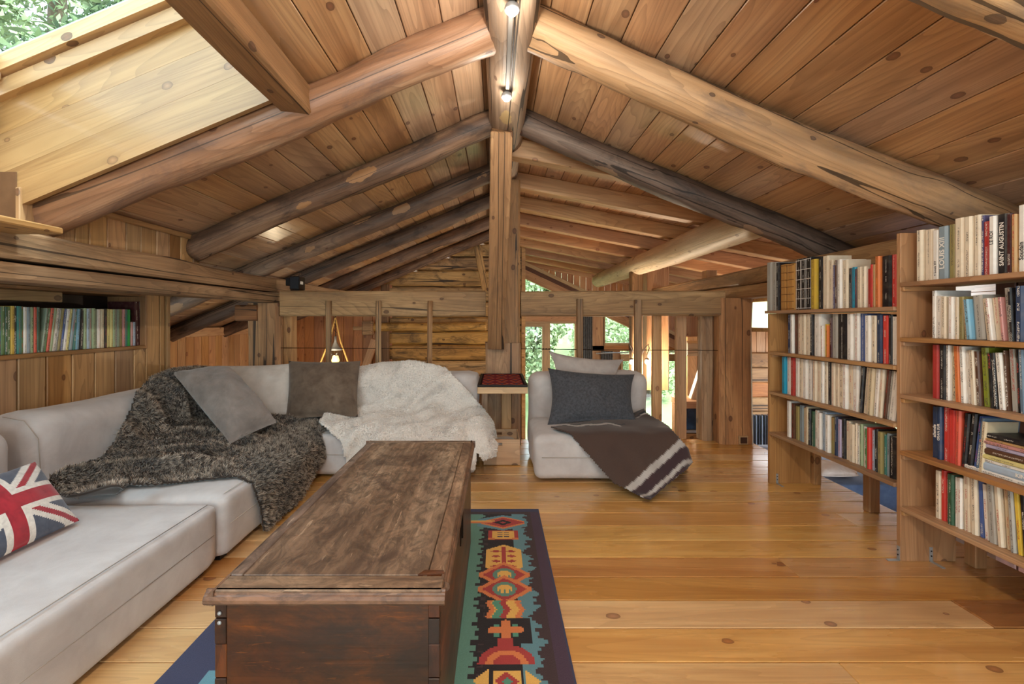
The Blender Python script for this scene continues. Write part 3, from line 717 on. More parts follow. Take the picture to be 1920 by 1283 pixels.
def baluster(px, y, r, z0, z1, label, mat=beamw, seed=0, flat=False):
    X = (px - VX) * y / F
    if flat: o = hewn('baluster', (X - r, y - .03, z0), (X + r, y + .03, z1), 2, mat, seed=seed, amp=.006, ch=.008)
    else: o = logobj('baluster', (X, y, z0), (X + .006, y, z1), r, r * .93, mat, n=12, k=14, amp=.003, seed=seed)
    tag(o, label, 'baluster', 'balusters of the gallery railing')
baluster(615, 4.58, .030, 0, 1.44, 'round baluster nearest the left railing post', seed=1)
baluster(709, 4.58, .030, 0, 1.44, 'round baluster midway along the left half of the railing', seed=2)
baluster(805, 4.58, .028, 0, 1.44, 'round baluster nearest the centre post, left half of the railing', seed=3)
baluster(1087, 4.59, .030, 0, 1.46, 'flat baluster nearest the centre post, behind the armchair', seed=4, flat=True)
baluster(1196, 4.59, .034, 0, 1.45, 'flat baluster before the pair of lit wall lamps', seed=5, flat=True)
baluster(1231, 4.83, .045, 0, 1.30, 'pale baluster just right of the lit wall lamps', shedw, 6, True)
baluster(1276, 4.85, .055, 0, 1.30, 'thick pale baluster left of the small dark pane', shedw, 7, True)
def cable(name, pts, label, r=.0035):
    c = Vector(pts[0]); o = MB().tube([Vector(p) - c for p in pts], r, 6).build(name, darkiron, None, Matrix.Translation(c)); tag(o, label, 'cable'); return o
cable('steel_cable', [(-2.21, 4.66, .965), (-1.2, 4.66, .960), (-.10, 4.66, .962)], 'thin steel cable stretched between left post and centre post')
o = cable('steel_cable', [(.235, 4.66, .955), (1.2, 4.66, .945), (2.25, 4.66, .94)], 'thin steel cable with turnbuckle right of the centre post')
m = MB()
for s in (-1, 1): m.tube([(.30, 4.66 + s * .008, .955), (.34, 4.66 + s * .012, .955), (.42, 4.66 + s * .012, .954), (.46, 4.66 + s * .008, .954)], .0035, 6)
for k in range(4): m.tube([(.46 + k * .03, 4.66, .954), (.48 + k * .03, 4.66, .954)], .007, 6)
m.build('turnbuckle', darkiron, o, Matrix.Identity(4))
# outlet on the right post
so_ = thing('wall_socket', 'small brown socket with pale frame low on the right railing post', 'socket', (2.46, 4.585, .045))
MB().box((-.045, -.012, -.04), (.045, .012, .045), 0, .003).build('frame', palew, so_); MB().box((-.033, -.016, -.028), (.033, -.008, .033), 0, .002).build('plate', plain('socket_brown', (60, 34, 24), .4), so_)
# ------------------------------------------------------------------ far gable wall with windows
GY = 10.80
def G(px, py, D=GY): return P(px, py, D)
def gbox(name, a, b, c, d, mat, parent, y0=GY - .05, y1=GY + .05, ax=None, ch=.004):
    p = P(a, b, GY); q = P(c, d, GY)
    lo = (p.x, y0, q.z); hi = (q.x, y1, p.z)
    if ax is None: ax = 0 if (hi[0] - lo[0]) > (hi[2] - lo[2]) else 2
    return abox(name, lo, hi, ax, mat, parent, ch)
def diag_y(px): return 482 + (px - 960) * .47
wg = struct('wall_gable', 'far gable wall of vertical boards with slanting trim')
px = 972.0; k = 0
while px < 1336:
    a, b = px, px + 11.5
    xa, xb = (a - VX) * GY / F, (b - VX) * GY / F
    za, zb = P(a, diag_y(a) + 3, GY).z, P(b, diag_y(b) + 3, GY).z
    ta, tb = shedZ(xa) + .15, shedZ(xb) + .15
    c = Vector(((xa + xb) / 2, GY, (za + ta) / 2)); M = frame(c, (0, 0, 1), (1, 0, 0), (0, 1, 0))
    v = [(za - c.z, xa - c.x + .004, d) for d in (-.02, .02)]; v = []
    for d in (-.02, .02):
        v += [(za - c.z, xa - c.x + .004, d), (zb - c.z, xb - c.x - .004, d), (tb - c.z, xb - c.x - .004, d), (ta - c.z, xa - c.x + .004, d)]
    mesh_obj('board', v, [(3, 2, 1, 0), (4, 5, 6, 7), (0, 1, 5, 4), (1, 2, 6, 5), (2, 3, 7, 6), (3, 0, 4, 7)], farw, wg, M).color = (.92, .84, .80, 1)
    px += 11.5
def gdiag(name, off0, off1, y0, y1, mat, col=None):
    a = P(962, (diag_y(962) + off0 + diag_y(962) + off1) / 2, GY); b = P(1340, (diag_y(1340) + off0 + diag_y(1340) + off1) / 2, GY)
    d = b - a
    o = board(name, (a + b) / 2 + Vector((0, (y0 + y1) / 2 - GY, 0)), d, (0, 1, 0), d.length, y1 - y0, (off1 - off0) * GY / F * .9, mat, wg)
    if col: o.color = col
gdiag('slanting_trim', -2, 5, GY - .09, GY, palew); gdiag('slanting_trim', 5, 13, GY - .06, GY + .06, darkw, (1.6, 1.5, 1.4, 1)); gdiag('slanting_trim', 13, 30, GY - .1, GY + .04, shedw)
gbox('post', 1110, 560, 1132, 900, farw, wg, ax=2); gbox('post', 1082, 560, 1093, 900, farw, wg, ax=2); gbox('header', 975, 588, 1110, 603, farw, wg)
gbox('transom', 1110, 648, 1336, 658, farw, wg); gbox('lower_panel', 1132, 658, 1163, 900, shedw, wg, GY, GY + .05)
gbox('boards_low', 1272, 658, 1336, 900, farw, wg, GY, GY + .05); gbox('sill_wall', 972, 880, 1340, 920, farw, wg, GY, GY + .05)
MB().box((.45, 8.4, -2.6), (.52, 10.9, 2.75)).build('side_return', wallw, wg, Matrix.Identity(4))
MB().box((.45, GY, -2.7), (5.2, GY + .08, P(0, 915, GY).z)).build('lower_wall', slabm, wg, Matrix.Identity(4))
w1 = struct('window_1', 'tall far window left of the grey curtain')
for r in ((975, 603, 1082, 607), (979, 607, 984, 880), (1020, 607, 1031, 880), (1077, 607, 1082, 880)): gbox('window_frame', *r, palew, w1)
gbox('sash', 984, 607, 1020, 613, palew, w1, GY - .07, GY + .02); gbox('sash', 1016, 613, 1020, 880, palew, w1, GY - .07, GY + .02)
gbox('pane', 984, 613, 1016, 880, glass, w1, GY - .005, GY + .005, ch=0); gbox('pane', 1031, 607, 1077, 880, glass, w1, GY - .005, GY + .005, ch=0)
w2 = struct('window_2', 'far upper window under the slanting trim')
for r in ((1130, 560, 1134, 648), (1134, 643, 1272, 648), (1189, 575, 1207, 648)): gbox('window_frame', *r, palew, w2)
p = [P(1134, 643, GY), P(1290, 643, GY), P(1134, 569, GY)]
mesh_obj('pane', [(q.x, GY + e, q.z) for e in (-.005, .005) for q in p], [(0, 1, 2), (5, 4, 3), (0, 3, 4, 1), (1, 4, 5, 2), (2, 5, 3, 0)], glass, w2)
w3 = struct('window_3', 'far glazed door below the upper window')
for r in ((1163, 664, 1275, 677), (1163, 677, 1167, 880), (1229, 677, 1239, 880), (1267, 664, 1275, 880), (1180, 677, 1192, 880)): gbox('window_frame', *r, palew, w3)
for a, b in ((1167, 1180), (1192, 1229), (1239, 1267)): gbox('pane', a, 677, b, 880, glass, w3, GY - .005, GY + .005, ch=0)
w4 = struct('window_4', 'triangular far window above the handrail beam')
p = [P(974, 588, GY), P(1110, 588, GY), P(1110, 566, GY), P(974, 502, GY)]
mesh_obj('pane', [(q.x, GY + e, q.z) for e in (-.005, .005) for q in p], [(0, 1, 2, 3), (7, 6, 5, 4), (0, 4, 5, 1), (1, 5, 6, 2), (2, 6, 7, 3), (3, 7, 4, 0)], glass, w4)
def curtain_obj(pa, pb, y0, y1, label, D=GY - .22, mat=None, waves=5):
    a = P(pa, y0, D); b = P(pb, y1, D); n = waves * 8; v = []; f = []
    c = Vector(((a.x + b.x) / 2, D, b.z))
    for s in (0, .012):
        for i in range(n + 1):
            t = i / n; x = a.x + (b.x - a.x) * t; yy_ = .035 * math.sin(t * waves * 2 * math.pi) + s
            v += [(x - c.x, yy_, 0), (x - c.x, yy_, a.z - c.z)]
    for k in range(2):
        for i in range(n):
            q = k * 2 * (n + 1) + 2 * i; f.append((q, q + 2, q + 3, q + 1) if k == 0 else (q, q + 1, q + 3, q + 2))
    o = mesh_obj('curtain', v, f, mat or curtain, None, Matrix.Translation(c), True); tag(o, label, 'curtain', 'grey curtains'); return o
curtain_obj(1093, 1111, 570, 900, 'grey curtain gathered right of the tall far window')
curtain_obj(1127, 1149, 659, 700, 'dark curtain bunched on a rod behind the armchair pillow')
curtain_obj(1266, 1275, 655, 880, 'narrow grey curtain beside the far glazed door')
curtain_obj(976, 982, 590, 880, 'narrow grey curtain against the centre post')
o = MB().tube([P(1118, 663, GY - .3), P(1178, 661, GY - .3)], .014, 8).build('curtain_rod', steel, None); tag(o, 'steel curtain rod carrying the dark bunched curtain', 'rod')
o = MB().tube([P(1208, 660, GY - .3), P(1270, 660, GY - .3)], .014, 8).build('curtain_rod', steel, None); tag(o, 'steel curtain rod above the far glazed door', 'rod')
# ------------------------------------------------------------------ lower hall pieces seen through the railing
o = hewn('hall_post', (P(1185, 0, 7).x, 7.0, -2.6), (P(1206, 0, 7).x, 7.17, 2.02), 2, beamw, seed=81); o.color = (.75, .68, .6, 1)
tag(o, 'dark upright hall post carrying two lit lamps', 'post')
for s, px in ((-1, 1184), (1, 1213)):
    c = P(px, 678, 6.93)
    t = thing('wall_lamp', 'lit bulb lamp on the ' + ('left' if s < 0 else 'right') + ' side of the dark hall post', 'lamp', c, 0, 'lit lamps on the hall post')
    MB().tube([(-s * .06 + (.1 if s < 0 else -.1) * 0, .06, .10), (s * .0, .05, .22), (s * .03, .02, .26), (s * .035, 0, .20), (0, 0, .10), (0, 0, .045)], .007, 8).build('arm', darkiron, t, smooth=True)
    MB().lathe([(.001, .05), (.03, .045), (.032, .03), (.02, .02)], n=16).build('socket', darkiron, t, smooth=True)
    MB().lathe([(.001, -.04), (.02, -.034), (.03, -.012), (.026, .01), (.012, .03), (.01, .035)], n=16).build('bulb', bulbm2, t, smooth=True)
    l = bpy.data.lights.new('wall_lamp_light', 'POINT'); l.energy = 42; l.color = (1, .82, .60); l.shadow_soft_size = .05
    lo_ = bpy.data.objects.new('wall_lamp_light', l); put(lo_, Matrix.Translation(c + Vector((0, -.07, -.07))))
o = hewn('side_post', P(1326, 0, 6) * 1 - Vector((0, 0, 0)) if False else (P(1326, 655, 6).x, 6.0, P(0, 652, 6).z), (P(1346, 0, 6).x, 6.16, 1.9), 2, shedw, seed=82)
tag(o, 'pale short post above the carved bracket behind the right railing post', 'post')
o = hewn('bracket_beam', (P(1287, 0, 6).x, 5.96, P(0, 668, 6).z), (P(1346, 0, 6).x, 6.2, P(0, 640, 6).z + .0), 0, logpale, seed=83, ch=.03)
tag(o, 'pale rounded bracket beam beside the right railing post', 'beam')
a, b = P(1331, 668, 6.05), P(1303, 753, 6.05)
o = board('diagonal_brace', (a + b) / 2, b - a, (0, 1, 0), (b - a).length, .12, .16, logpale, None, .02); tag(o, 'pale diagonal brace under the rounded bracket beam', 'brace')
pt = struct('wall_partition', 'partition of vertical boards behind the diagonal brace')
for k in range(5):
    abox('board', (2.86 + k * .155, 6.9, -.3), (3.01 + k * .155, 6.93, 1.0), 2, wallw, pt)
cb_ = thing('cupboard', 'pale wooden cupboard with a dark blue glass pane beyond the railing', 'cupboard', (P(1315, 0, 5.9).x, 6.05, -2.6))
def cbox(name, a, b, c, d, y0, y1, mat, parent=None, ax=2):
    p = P(a, b, 5.9); q = P(c, d, 5.9); return abox(name, (p.x, y0, q.z), (q.x, y1, p.z), ax, mat, parent or cb_, .004)
cbox('ledge', 1281, 752, 1346, 765, 5.84, 6.3, shedw, ax=0); cbox('stile', 1326, 765, 1345, 840, 5.9, 5.95, shedw); cbox('stile', 1281, 765, 1286, 840, 5.9, 5.95, shedw)
cbox('rail', 1286, 807, 1326, 812, 5.9, 5.95, steel, ax=0); cbox('lower_panel', 1286, 812, 1326, 840, 5.93, 5.96, beamw, ax=0)
cbox('pane', 1286, 765, 1326, 808, 5.93, 5.94, darkglass)
MB().box((P(1281, 0, 5.9).x, 5.96, -2.6), (P(1345, 0, 5.9).x, 6.28, P(0, 765, 5.9).z - .002)).build('carcass', shedw, cb_, Matrix.Identity(4))
jg = thing('jug', 'small white jug on the cupboard ledge', 'jug', (P(1324, 0, 5.95).x, 6.02, P(0, 752, 5.9).z + .001))
MB().lathe([(.03, 0), (.042, .03), (.04, .09), (.022, .13), (.024, .16)], n=18).build('body', whitepl, jg, smooth=True); MB().tube([(.035, 0, .05), (.06, 0, .07), (.055, 0, .11), (.025, 0, .13)], .006, 6).build('handle', whitepl, jg, smooth=True)
ps = struct('wall_stair', 'hewn timber parapet in the lower hall')
z = -.8; k = 0
while z < .45:
    hewn('timber', (3.95, 7.75, z), (5.04, 7.95, z + .24), 0, beamw, ps, seed=90 + k, amp=.012).color = (1, .72, .55, 1) if -.2 < z < .1 else (.8, .78, .72, 1); z += .25; k += 1
for k in range(7): abox('board', (3.95 + k * .155, 7.8, .46), (4.10 + k * .155, 7.83, 1.05), 2, shedw, ps).color = (.8, .8, .78, 1)
rd = thing('radiator', 'dark blue slatted radiator beyond the right railing post', 'radiator', (4.08, 7.0, -.80))
for k in range(12): MB().box((-.25 + k * .045, -.05, .05), (-.25 + k * .045 + .022, .05, .60), 0, .004).build('fin', radm if k % 2 else radl, rd)
MB().box((-.27, -.02, .0), (.30, .02, .05)).build('base', radm, rd)
# hanging lantern beyond the sofa
hl = thing('hanging_lantern', 'glass lantern hung on a chain and rope sling beyond the sofa', 'lantern', P(629, 682, 7.0))
z0 = 0.0; top = roofZ(P(629, 0, 7).x) - P(0, 682, 7).z
m = MB()
for k in range(26):
    zz = .42 + k * .048
    if zz > top - .03: break
    m.tube([(.012 * (k % 2), .012 * ((k + 1) % 2), zz), (0, 0, zz + .025), (-.012 * (k % 2), -.012 * ((k + 1) % 2), zz + .05)], .007, 6)
m.build('chain', darkiron, hl)
ap = (0, 0, .70)
MB().tube([ap, (-.10, 0, .33), (-.235, 0, .0)], .012, 6).build('rope', ropem, hl); MB().tube([ap, (.08, 0, .33), (.20, 0, .0)], .012, 6).build('rope', ropem, hl)
MB().lathe([(.10, 0), (.10, .18), (.09, .20), (.085, .20)], n=20).build('jar', glass, hl, smooth=True); MB().lathe([(.10, .205), (.11, .215), (.06, .25), (.02, .34), (.02, .42)], n=20).build('cap', steel, hl, smooth=True); MB().lathe([(.05, .02), (.06, .05), (.04, .12)], n=16).build('candle', plain('candle_glow', (255, 220, 150), .5, emis=(255, 205, 120), es=1.6), hl, smooth=True)
l = bpy.data.lights.new('lantern_light', 'POINT'); l.energy = 10; l.color = (1, .80, .52); l.shadow_soft_size = .08
put(bpy.data.objects.new('lantern_light', l), Matrix.Translation(WM[hl.name].translation + Vector((0, -.32, .05))))
# pole with wooden block on the log wall
pb = thing('wooden_screw_press', 'horizontal pole with wooden block on the dark log wall', 'pole', P(800, 614, 8.3))
c = P(800, 614, 8.3)
logobj('pole', P(690, 614, 8.3), P(912, 612, 8.3), .075, .08, hewnw, pb, amp=.006, seed=5)
MB().box(tuple(P(681, 622, 8.25) - c - Vector((0, .1, .06))), tuple(P(700, 606, 8.25) - c + Vector((0, .05, .04))), 0, .02).build('block', beamw, pb)
MB().tube([P(663, 616, 8.2) - c, P(684, 616, 8.2) - c], .035, 10).build('peg', shedw, pb)
a, b = P(703, 636, 8.28), P(683, 695, 8.28); o = board('stay', (a + b) / 2, b - a, (0, 1, 0), (b - a).length, .1, .13, shedw, pb, .01)
# spot lamps on the ridge; the last two are unseen, added as fill
tr = thing('spotlight_track', 'slim metal track rail fixed under the ridge log between two lit spots', 'track', (.062, 2.4, 2.635))
MB().box((-.012, -.55, -.008), (.012, .50, .014), 0, .003).build('rail', plain('track_grey', (110, 104, 98), .7), tr); MB().tube([(.02, -.5, -.004), (.02, .45, -.004)], .004, 6).build('wire', darkiron, tr)
for D, px, py, lab, en in ((2.0, 960, 20, 'lit ceiling spot nearest the top edge, under the ridge log', 6), (2.78, 950, 183, 'lit ceiling spot further along the ridge log, above the knee brace', 5), (.35, 0, 0, 'unseen fill spot added on the ridge log above the viewer', 38), (-1.2, 0, 0, 'unseen fill spot added on the ridge log behind the viewer', 38)):
    c = P(px, py, D) if D > 1 else Vector((.06, D, 2.605)); t = thing('spotlight', lab, 'lamp', c, 0, 'lit spots under the ridge log')
    MB().tube([(0, 0, .012), (0, .01, 2.648 - c.z)], .008, 8).build('stem', steel, t)
    MB().lathe([(.030, -.004), (.034, .004), (.03, .022), (.012, .034), (.009, .05)], n=20).build('reflector', steel, t, smooth=True)
    MB().lathe([(.001, -.022), (.016, -.018), (.025, -.006), (.026, .0)], n=20).build('bulb', bulbm, t, smooth=True)
    l = bpy.data.lights.new('spotlight_light', 'POINT'); l.energy = en; l.color = (1, .91, .78); l.shadow_soft_size = .04
    put(bpy.data.objects.new('spotlight_light', l), Matrix.Translation(c + Vector((0, 0, -.10))))
# small black loudspeaker on the railing
c = P(555, 545, 4.69); sp_ = thing('speaker', 'small black cube speaker on the end of the handrail beam', 'speaker', (c.x, 4.69, 1.551))
MB().box((-.035, -.07, .005), (.065, .07, .14), 0, .006).build('body', blackpl, sp_); MB().box((-.085, -.05, .045), (-.035, .03, .125), 0, .005).build('bracket', blackpl, sp_)
MB().box((-.025, -.076, .015), (.055, -.070, .13)).build('grille', plain('speaker_cloth', (34, 38, 46), .9, noise=.3, nsc=300), sp_); MB().box((.065, -.05, .06), (.068, .01, .09)).build('label_plate', whitepl, sp_); MB().box((-.03, -.06, -.006), (.06, .06, .005)).build('foot', darkiron, sp_)
# ------------------------------------------------------------------ outside: hillside and trees
gr = MB().add([(-25, 11.5, -3.4), (30, 11.5, -3.4), (30, 24, 0.5), (-25, 24, 0.5), (-25, 60, 9), (30, 60, 9)], [(0, 1, 2, 3), (3, 2, 5, 4)]).build('ground_hillside', plain('meadow', (150, 164, 110), .9, c2=(120, 136, 88), nsc=1.2), None)
gr['kind'] = 'structure'; gr['label'] = 'green meadow slope outside the far windows'
def tree(name, loc, h, rad, n, c1, c2, label, conical=False, leaf=.16, z0=.15, cat='tree', grp='trees outside the far windows'):
    rg = np.random.default_rng(int(abs(loc[0]) * 977 + loc[1] * 131) + n)
    t = thing(name, label, cat, loc, 0, grp)
    MB().tube([(0, 0, 0), (.05, 0, h * .5), (0, .05, h * .97)], [rad * .09, rad * .06, .02], 8).build('trunk', barkm, t)
    if conical:
        hz = rg.uniform(z0, 1, n); r = (1 - hz) * rad * (.35 + .65 * np.sqrt(rg.uniform(0, 1, n))) * (0.75 + .35 * np.sin(hz * 46)); a = rg.uniform(0, 2 * np.pi, n)
        br = np.round(a / (2 * np.pi) * 13); a = br / 13 * 2 * np.pi + rg.normal(0, .16, n) + np.floor(hz * 12) * .7
        c = np.stack([r * np.cos(a), r * np.sin(a), hz * h - r * .30], 1)
    else:
        k = max(6, int(n / 350)); cc = rg.normal(0, 1, (k, 3)); cc /= np.linalg.norm(cc, axis=1, keepdims=True); cc *= rg.uniform(.2, .85, (k, 1))
        cc = cc * [rad, rad, h * (1 - z0) * .5] + [0, 0, h * (z0 + (1 - z0) * .5)]
        w_ = rg.integers(0, k, n); d = rg.normal(0, 1, (n, 3)); d /= np.linalg.norm(d, axis=1, keepdims=True)
        c = cc[w_] + d * (rad * .42) * rg.uniform(.55, 1, (n, 1))
    u = rg.normal(0, 1, (n, 3)); u /= np.linalg.norm(u, axis=1, keepdims=True)
    q = np.cross(u, rg.normal(0, 1, (n, 3))); q /= np.linalg.norm(q, axis=1, keepdims=True)
    s = leaf * rg.uniform(.5, 1.2, (n, 1)); 
    if conical: u[:, 2] = -np.abs(u[:, 2]) * .8; q *= .45
    v = np.empty((n, 4, 3)); v[:, 0] = c - u * s; v[:, 1] = c + q * s * .6; v[:, 2] = c + u * s; v[:, 3] = c - q * s * .6
    me = bpy.data.meshes.new('foliage'); me.vertices.add(4 * n); me.vertices.foreach_set('co', v.ravel()); me.loops.add(4 * n); me.loops.foreach_set('vertex_index', np.arange(4 * n, dtype=np.int32))
    me.polygons.add(n); me.polygons.foreach_set('loop_start', np.arange(0, 4 * n, 4, dtype=np.int32)); me.polygons.foreach_set('loop_total', np.full(n, 4, dtype=np.int32))
    f = rg.uniform(0, 1, (n, 1)); colr = np.array(lin(c1)) * (1 - f) + np.array(lin(c2)) * f; at = me.color_attributes.new('col', 'FLOAT_COLOR', 'POINT'); at.data.foreach_set('color', np.repeat(colr, 4, 0).ravel())
    me.materials.append(leafm); me.update(calc_edges=True); me.validate()
    o = bpy.data.objects.new('foliage', me); put(o, WM[t.name], t); o['kind'] = 'stuff'
    return t
g1, g2, g3 = (112, 134, 92), (196, 204, 166), (140, 160, 118)
tree('leafy_tree', (1.3, 16.5, -1.6), 3.9, 1.5, 5200, g1, g2, 'pale green leafy tree behind the tall far window', leaf=.09, z0=.05)
tree('leafy_tree', (3.6, 16.0, -1.6), 4.2, 1.5, 5200, g3, g2, 'bushy green tree behind the upper far window', leaf=.09, z0=.05)
tree('leafy_tree', (5.6, 17.0, -1.6), 4.6, 1.7, 5200, g1, g2, 'leafy tree beyond the far glazed door', leaf=.10, z0=.05)
tree('leafy_tree', (2.4, 22.0, 0.0), 5.5, 2.4, 6000, g3, g2, 'tall leafy tree seen through the triangular window', leaf=.13, z0=.1)
tree('leafy_tree', (7.5, 21.0, 0.0), 5.0, 2.4, 6000, g1, g2, 'large leafy tree on the slope right of the far door', leaf=.14, z0=.1)
sg1, sg2 = (84, 104, 80), (160, 178, 132)
for k, (sx, sy, hh) in enumerate(((-8.9, 7.6, 14.5), (-9.0, 11.0, 17.0), (-11.0, 5.6, 19.0), (-12.5, 13.0, 21.0), (-14.5, 9.5, 24.0), (-8.8, 2.0, 13.5), (-10.0, -1.5, 18.0))):  # extra spruces added to cut skylight brightness; the last two are out of view
    tree('spruce', (sx, sy, -2.4), hh, 4.3, 15000, sg1, sg2, ['spruce standing closest outside the skylight', 'spruce behind the closest one outside the skylight', 'tall spruce at the left edge of the skylight', 'tall spruce far up the slope outside the skylight', 'tallest spruce behind all others outside the skylight', 'unseen low spruce added beside the skylight to cut its light', 'unseen broad spruce added behind the viewer to cut sky light'][k], True, .16, .12, grp='spruces outside the skylight')
# ------------------------------------------------------------------ sofa modules
ST = .345                                             # seat height
FX = -1.40                                            # front plane of the modules along the left wall
def seam(mb, pts, r=.0035): mb.tube(pts, r, 6)
def module_seat(parent, lo, hi, seed, r=.045, front='x'):
    rbox('seat', lo, hi, r, sofaf, parent, n=18, amp=.006, nsc=3.5, seed=seed, puff=.012, M=Matrix.Identity(4))
    x0, y0, z0 = lo; x1, y1, z1 = hi
    m = MB()
    q = .012
    if front == 'x':
        m.tube([(x1 - .03, y0 + .05, z1 + .003), (x1 - .03, (y0 + y1) / 2, z1 + .006), (x1 - .03, y1 - .05, z1 + .003)], .0018, 6)
        m.tube([(x1 + .002, y0 + .05, z0 + (z1 - z0) * .52), (x1 + .002, y1 - .05, z0 + (z1 - z0) * .52)], .0018, 6)
    else:
        m.tube([(x0 + .05, y0 + .03, z1 + .003), ((x0 + x1) / 2, y0 + .03, z1 + .006), (x1 - .05, y0 + .03, z1 + .003)], .0018, 6)
        m.tube([(x0 + .05, y0 - .002, z0 + (z1 - z0) * .52), (x1 - .05, y0 - .002, z0 + (z1 - z0) * .52)], .0018, 6)
    m.build('seam', seamf, parent, Matrix.Identity(4), True)
    for fx in (x0 + .08, x1 - .08):
        for fy in (y0 + .08, y1 - .08):
            MB().box((fx - .03, fy - .03, 0), (fx + .03, fy + .03, z0 + .03)).build('foot', blackpl, parent, Matrix.Identity(4))
s1 = thing('sofa_module', 'near pale suede sofa module holding the flag cushion', 'sofa', (-2.0, 1.5, 0), 0, 'pale modular sofa')
module_seat(s1, (-2.70, .35, .025), (FX, 2.315, ST - .012), 1)
rbox('backrest', (-2.74, .55, ST - .05), (-2.33, 2.25, .735), .11, sofaf, s1, n=16, amp=.012, nsc=4, seed=5, M=Matrix.Identity(4))
s2 = thing('sofa_module', 'middle pale suede sofa module under the dark fur throw', 'sofa', (-2.0, 2.9, 0), 0, 'pale modular sofa')
module_seat(s2, (-2.70, 2.335, .025), (FX + .01, 3.575, ST), 2)
rbox('backrest', (-2.75, 2.42, ST - .05), (-2.42, 4.10, .745), .11, sofaf, s2, n=18, amp=.012, nsc=4, seed=6, M=Matrix.Identity(4))
m = MB(); m.tube([(-2.425, 2.44, .40), (-2.43, 2.43, .62), (-2.50, 2.425, .715), (-2.62, 2.43, .735)], .002, 6); m.build('piping', seamf, s2, Matrix.Identity(4), True)
s3 = thing('sofa_module', 'far pale suede sofa module along the railing under the white fur', 'sofa', (-1.3, 4.0, 0), 0, 'pale modular sofa')
module_seat(s3, (-2.405, 3.60, .025), (-.17, 4.20, ST), 3, front='y')
rbox('backrest', (-2.70, 4.215, .03), (-.175, 4.535, .755), .07, sofaf, s3, n=18, amp=.008, nsc=4, seed=7, M=Matrix.Identity(4))
ac = thing('armchair_module', 'pale suede armchair module right of the centre post', 'armchair', (.85, 4.0, 0))
rbox('seat', (.285, 3.49, .02), (1.405, 4.20, .365), .06, sofaf, ac, n=18, amp=.008, nsc=4, seed=8, puff=.012, M=Matrix.Identity(4))
rbox('backrest', (.295, 4.20, .02), (1.40, 4.50, .765), .11, sofaf, ac, n=18, amp=.010, nsc=4, seed=9, M=Matrix.Identity(4))
m = MB().tube([(.34, 3.482, .205), (1.35, 3.482, .20)], .003, 6); m.build('seam', seamf, ac, Matrix.Identity(4), True)
# ------------------------------------------------------------------ cushions
def cushion(name, label, corners, th, mats, seed, fm=None, n=26, pinch=.05, wr=.006, piping=None):
    o = pillow(name, corners, th, mats, None, n, wr, seed, fm, pinch); tag(o, label, 'cushion'); return o
cushion('cushion', 'large taupe suede cushion leaning over the dark fur throw', [P(322, 698, 3.40), P(432, 690, 3.62), P(521, 792, 3.40), P(432, 833, 3.10)], .15, pilgrey, 3, pinch=.03, wr=.016)
cushion('cushion', 'square brown suede cushion standing against the far sofa back', [P(541, 677, 4.16), P(676, 677, 4.16), P(671, 782, 3.92), P(535, 787, 3.92)], .11, pilbrown, 5, pinch=.05, wr=.006)
cushion('cushion', 'white linen cushion in the sofa corner behind the taupe one', [P(408, 686, 4.17), P(548, 682, 4.17), P(548, 785, 3.98), P(430, 785, 3.95)], .10, pilwhite, 7, pinch=.04, wr=.010)
cushion('cushion', 'charcoal flannel cushion in front on the armchair', [P(1027, 690, 4.10), P(1190, 702, 4.10), P(1194, 792, 3.86), P(1026, 798, 3.84)], .105, pilchar, 9, pinch=.11, wr=.010)
cushion('cushion', 'light grey cushion tucked behind the charcoal one', [P(1028, 658, 4.28), P(1170, 674, 4.28), P(1160, 745, 4.15), P(1035, 745, 4.15)], .055, pillight, 11, pinch=.17, wr=.008)
def jack(u, v):
    # u,v in -1..1 ; 0 red, 1 white, 2 blue
    X = u * 1.0; Y = v * .66
    if abs(X) < .13 or abs(Y) < .13: return 0
    if abs(X) < .22 or abs(Y) < .22: return 1
    d = abs(abs(X) * .66 - abs(Y)) / 1.2
    if d < .055: return 0
    if d < .135: return 1
    return 2
bc, tc_ = P(149, 976, 2.03), P(66, 866, 2.06)
e = Vector((.015, -.52, .0))
o = cushion('flag_cushion', 'cushion with a red, white and blue Union Jack on the near sofa', [tc_ + e, tc_, bc, bc + e], .07, [redf, whitef, bluef], 13, jack, n=60, pinch=.04, wr=.003)
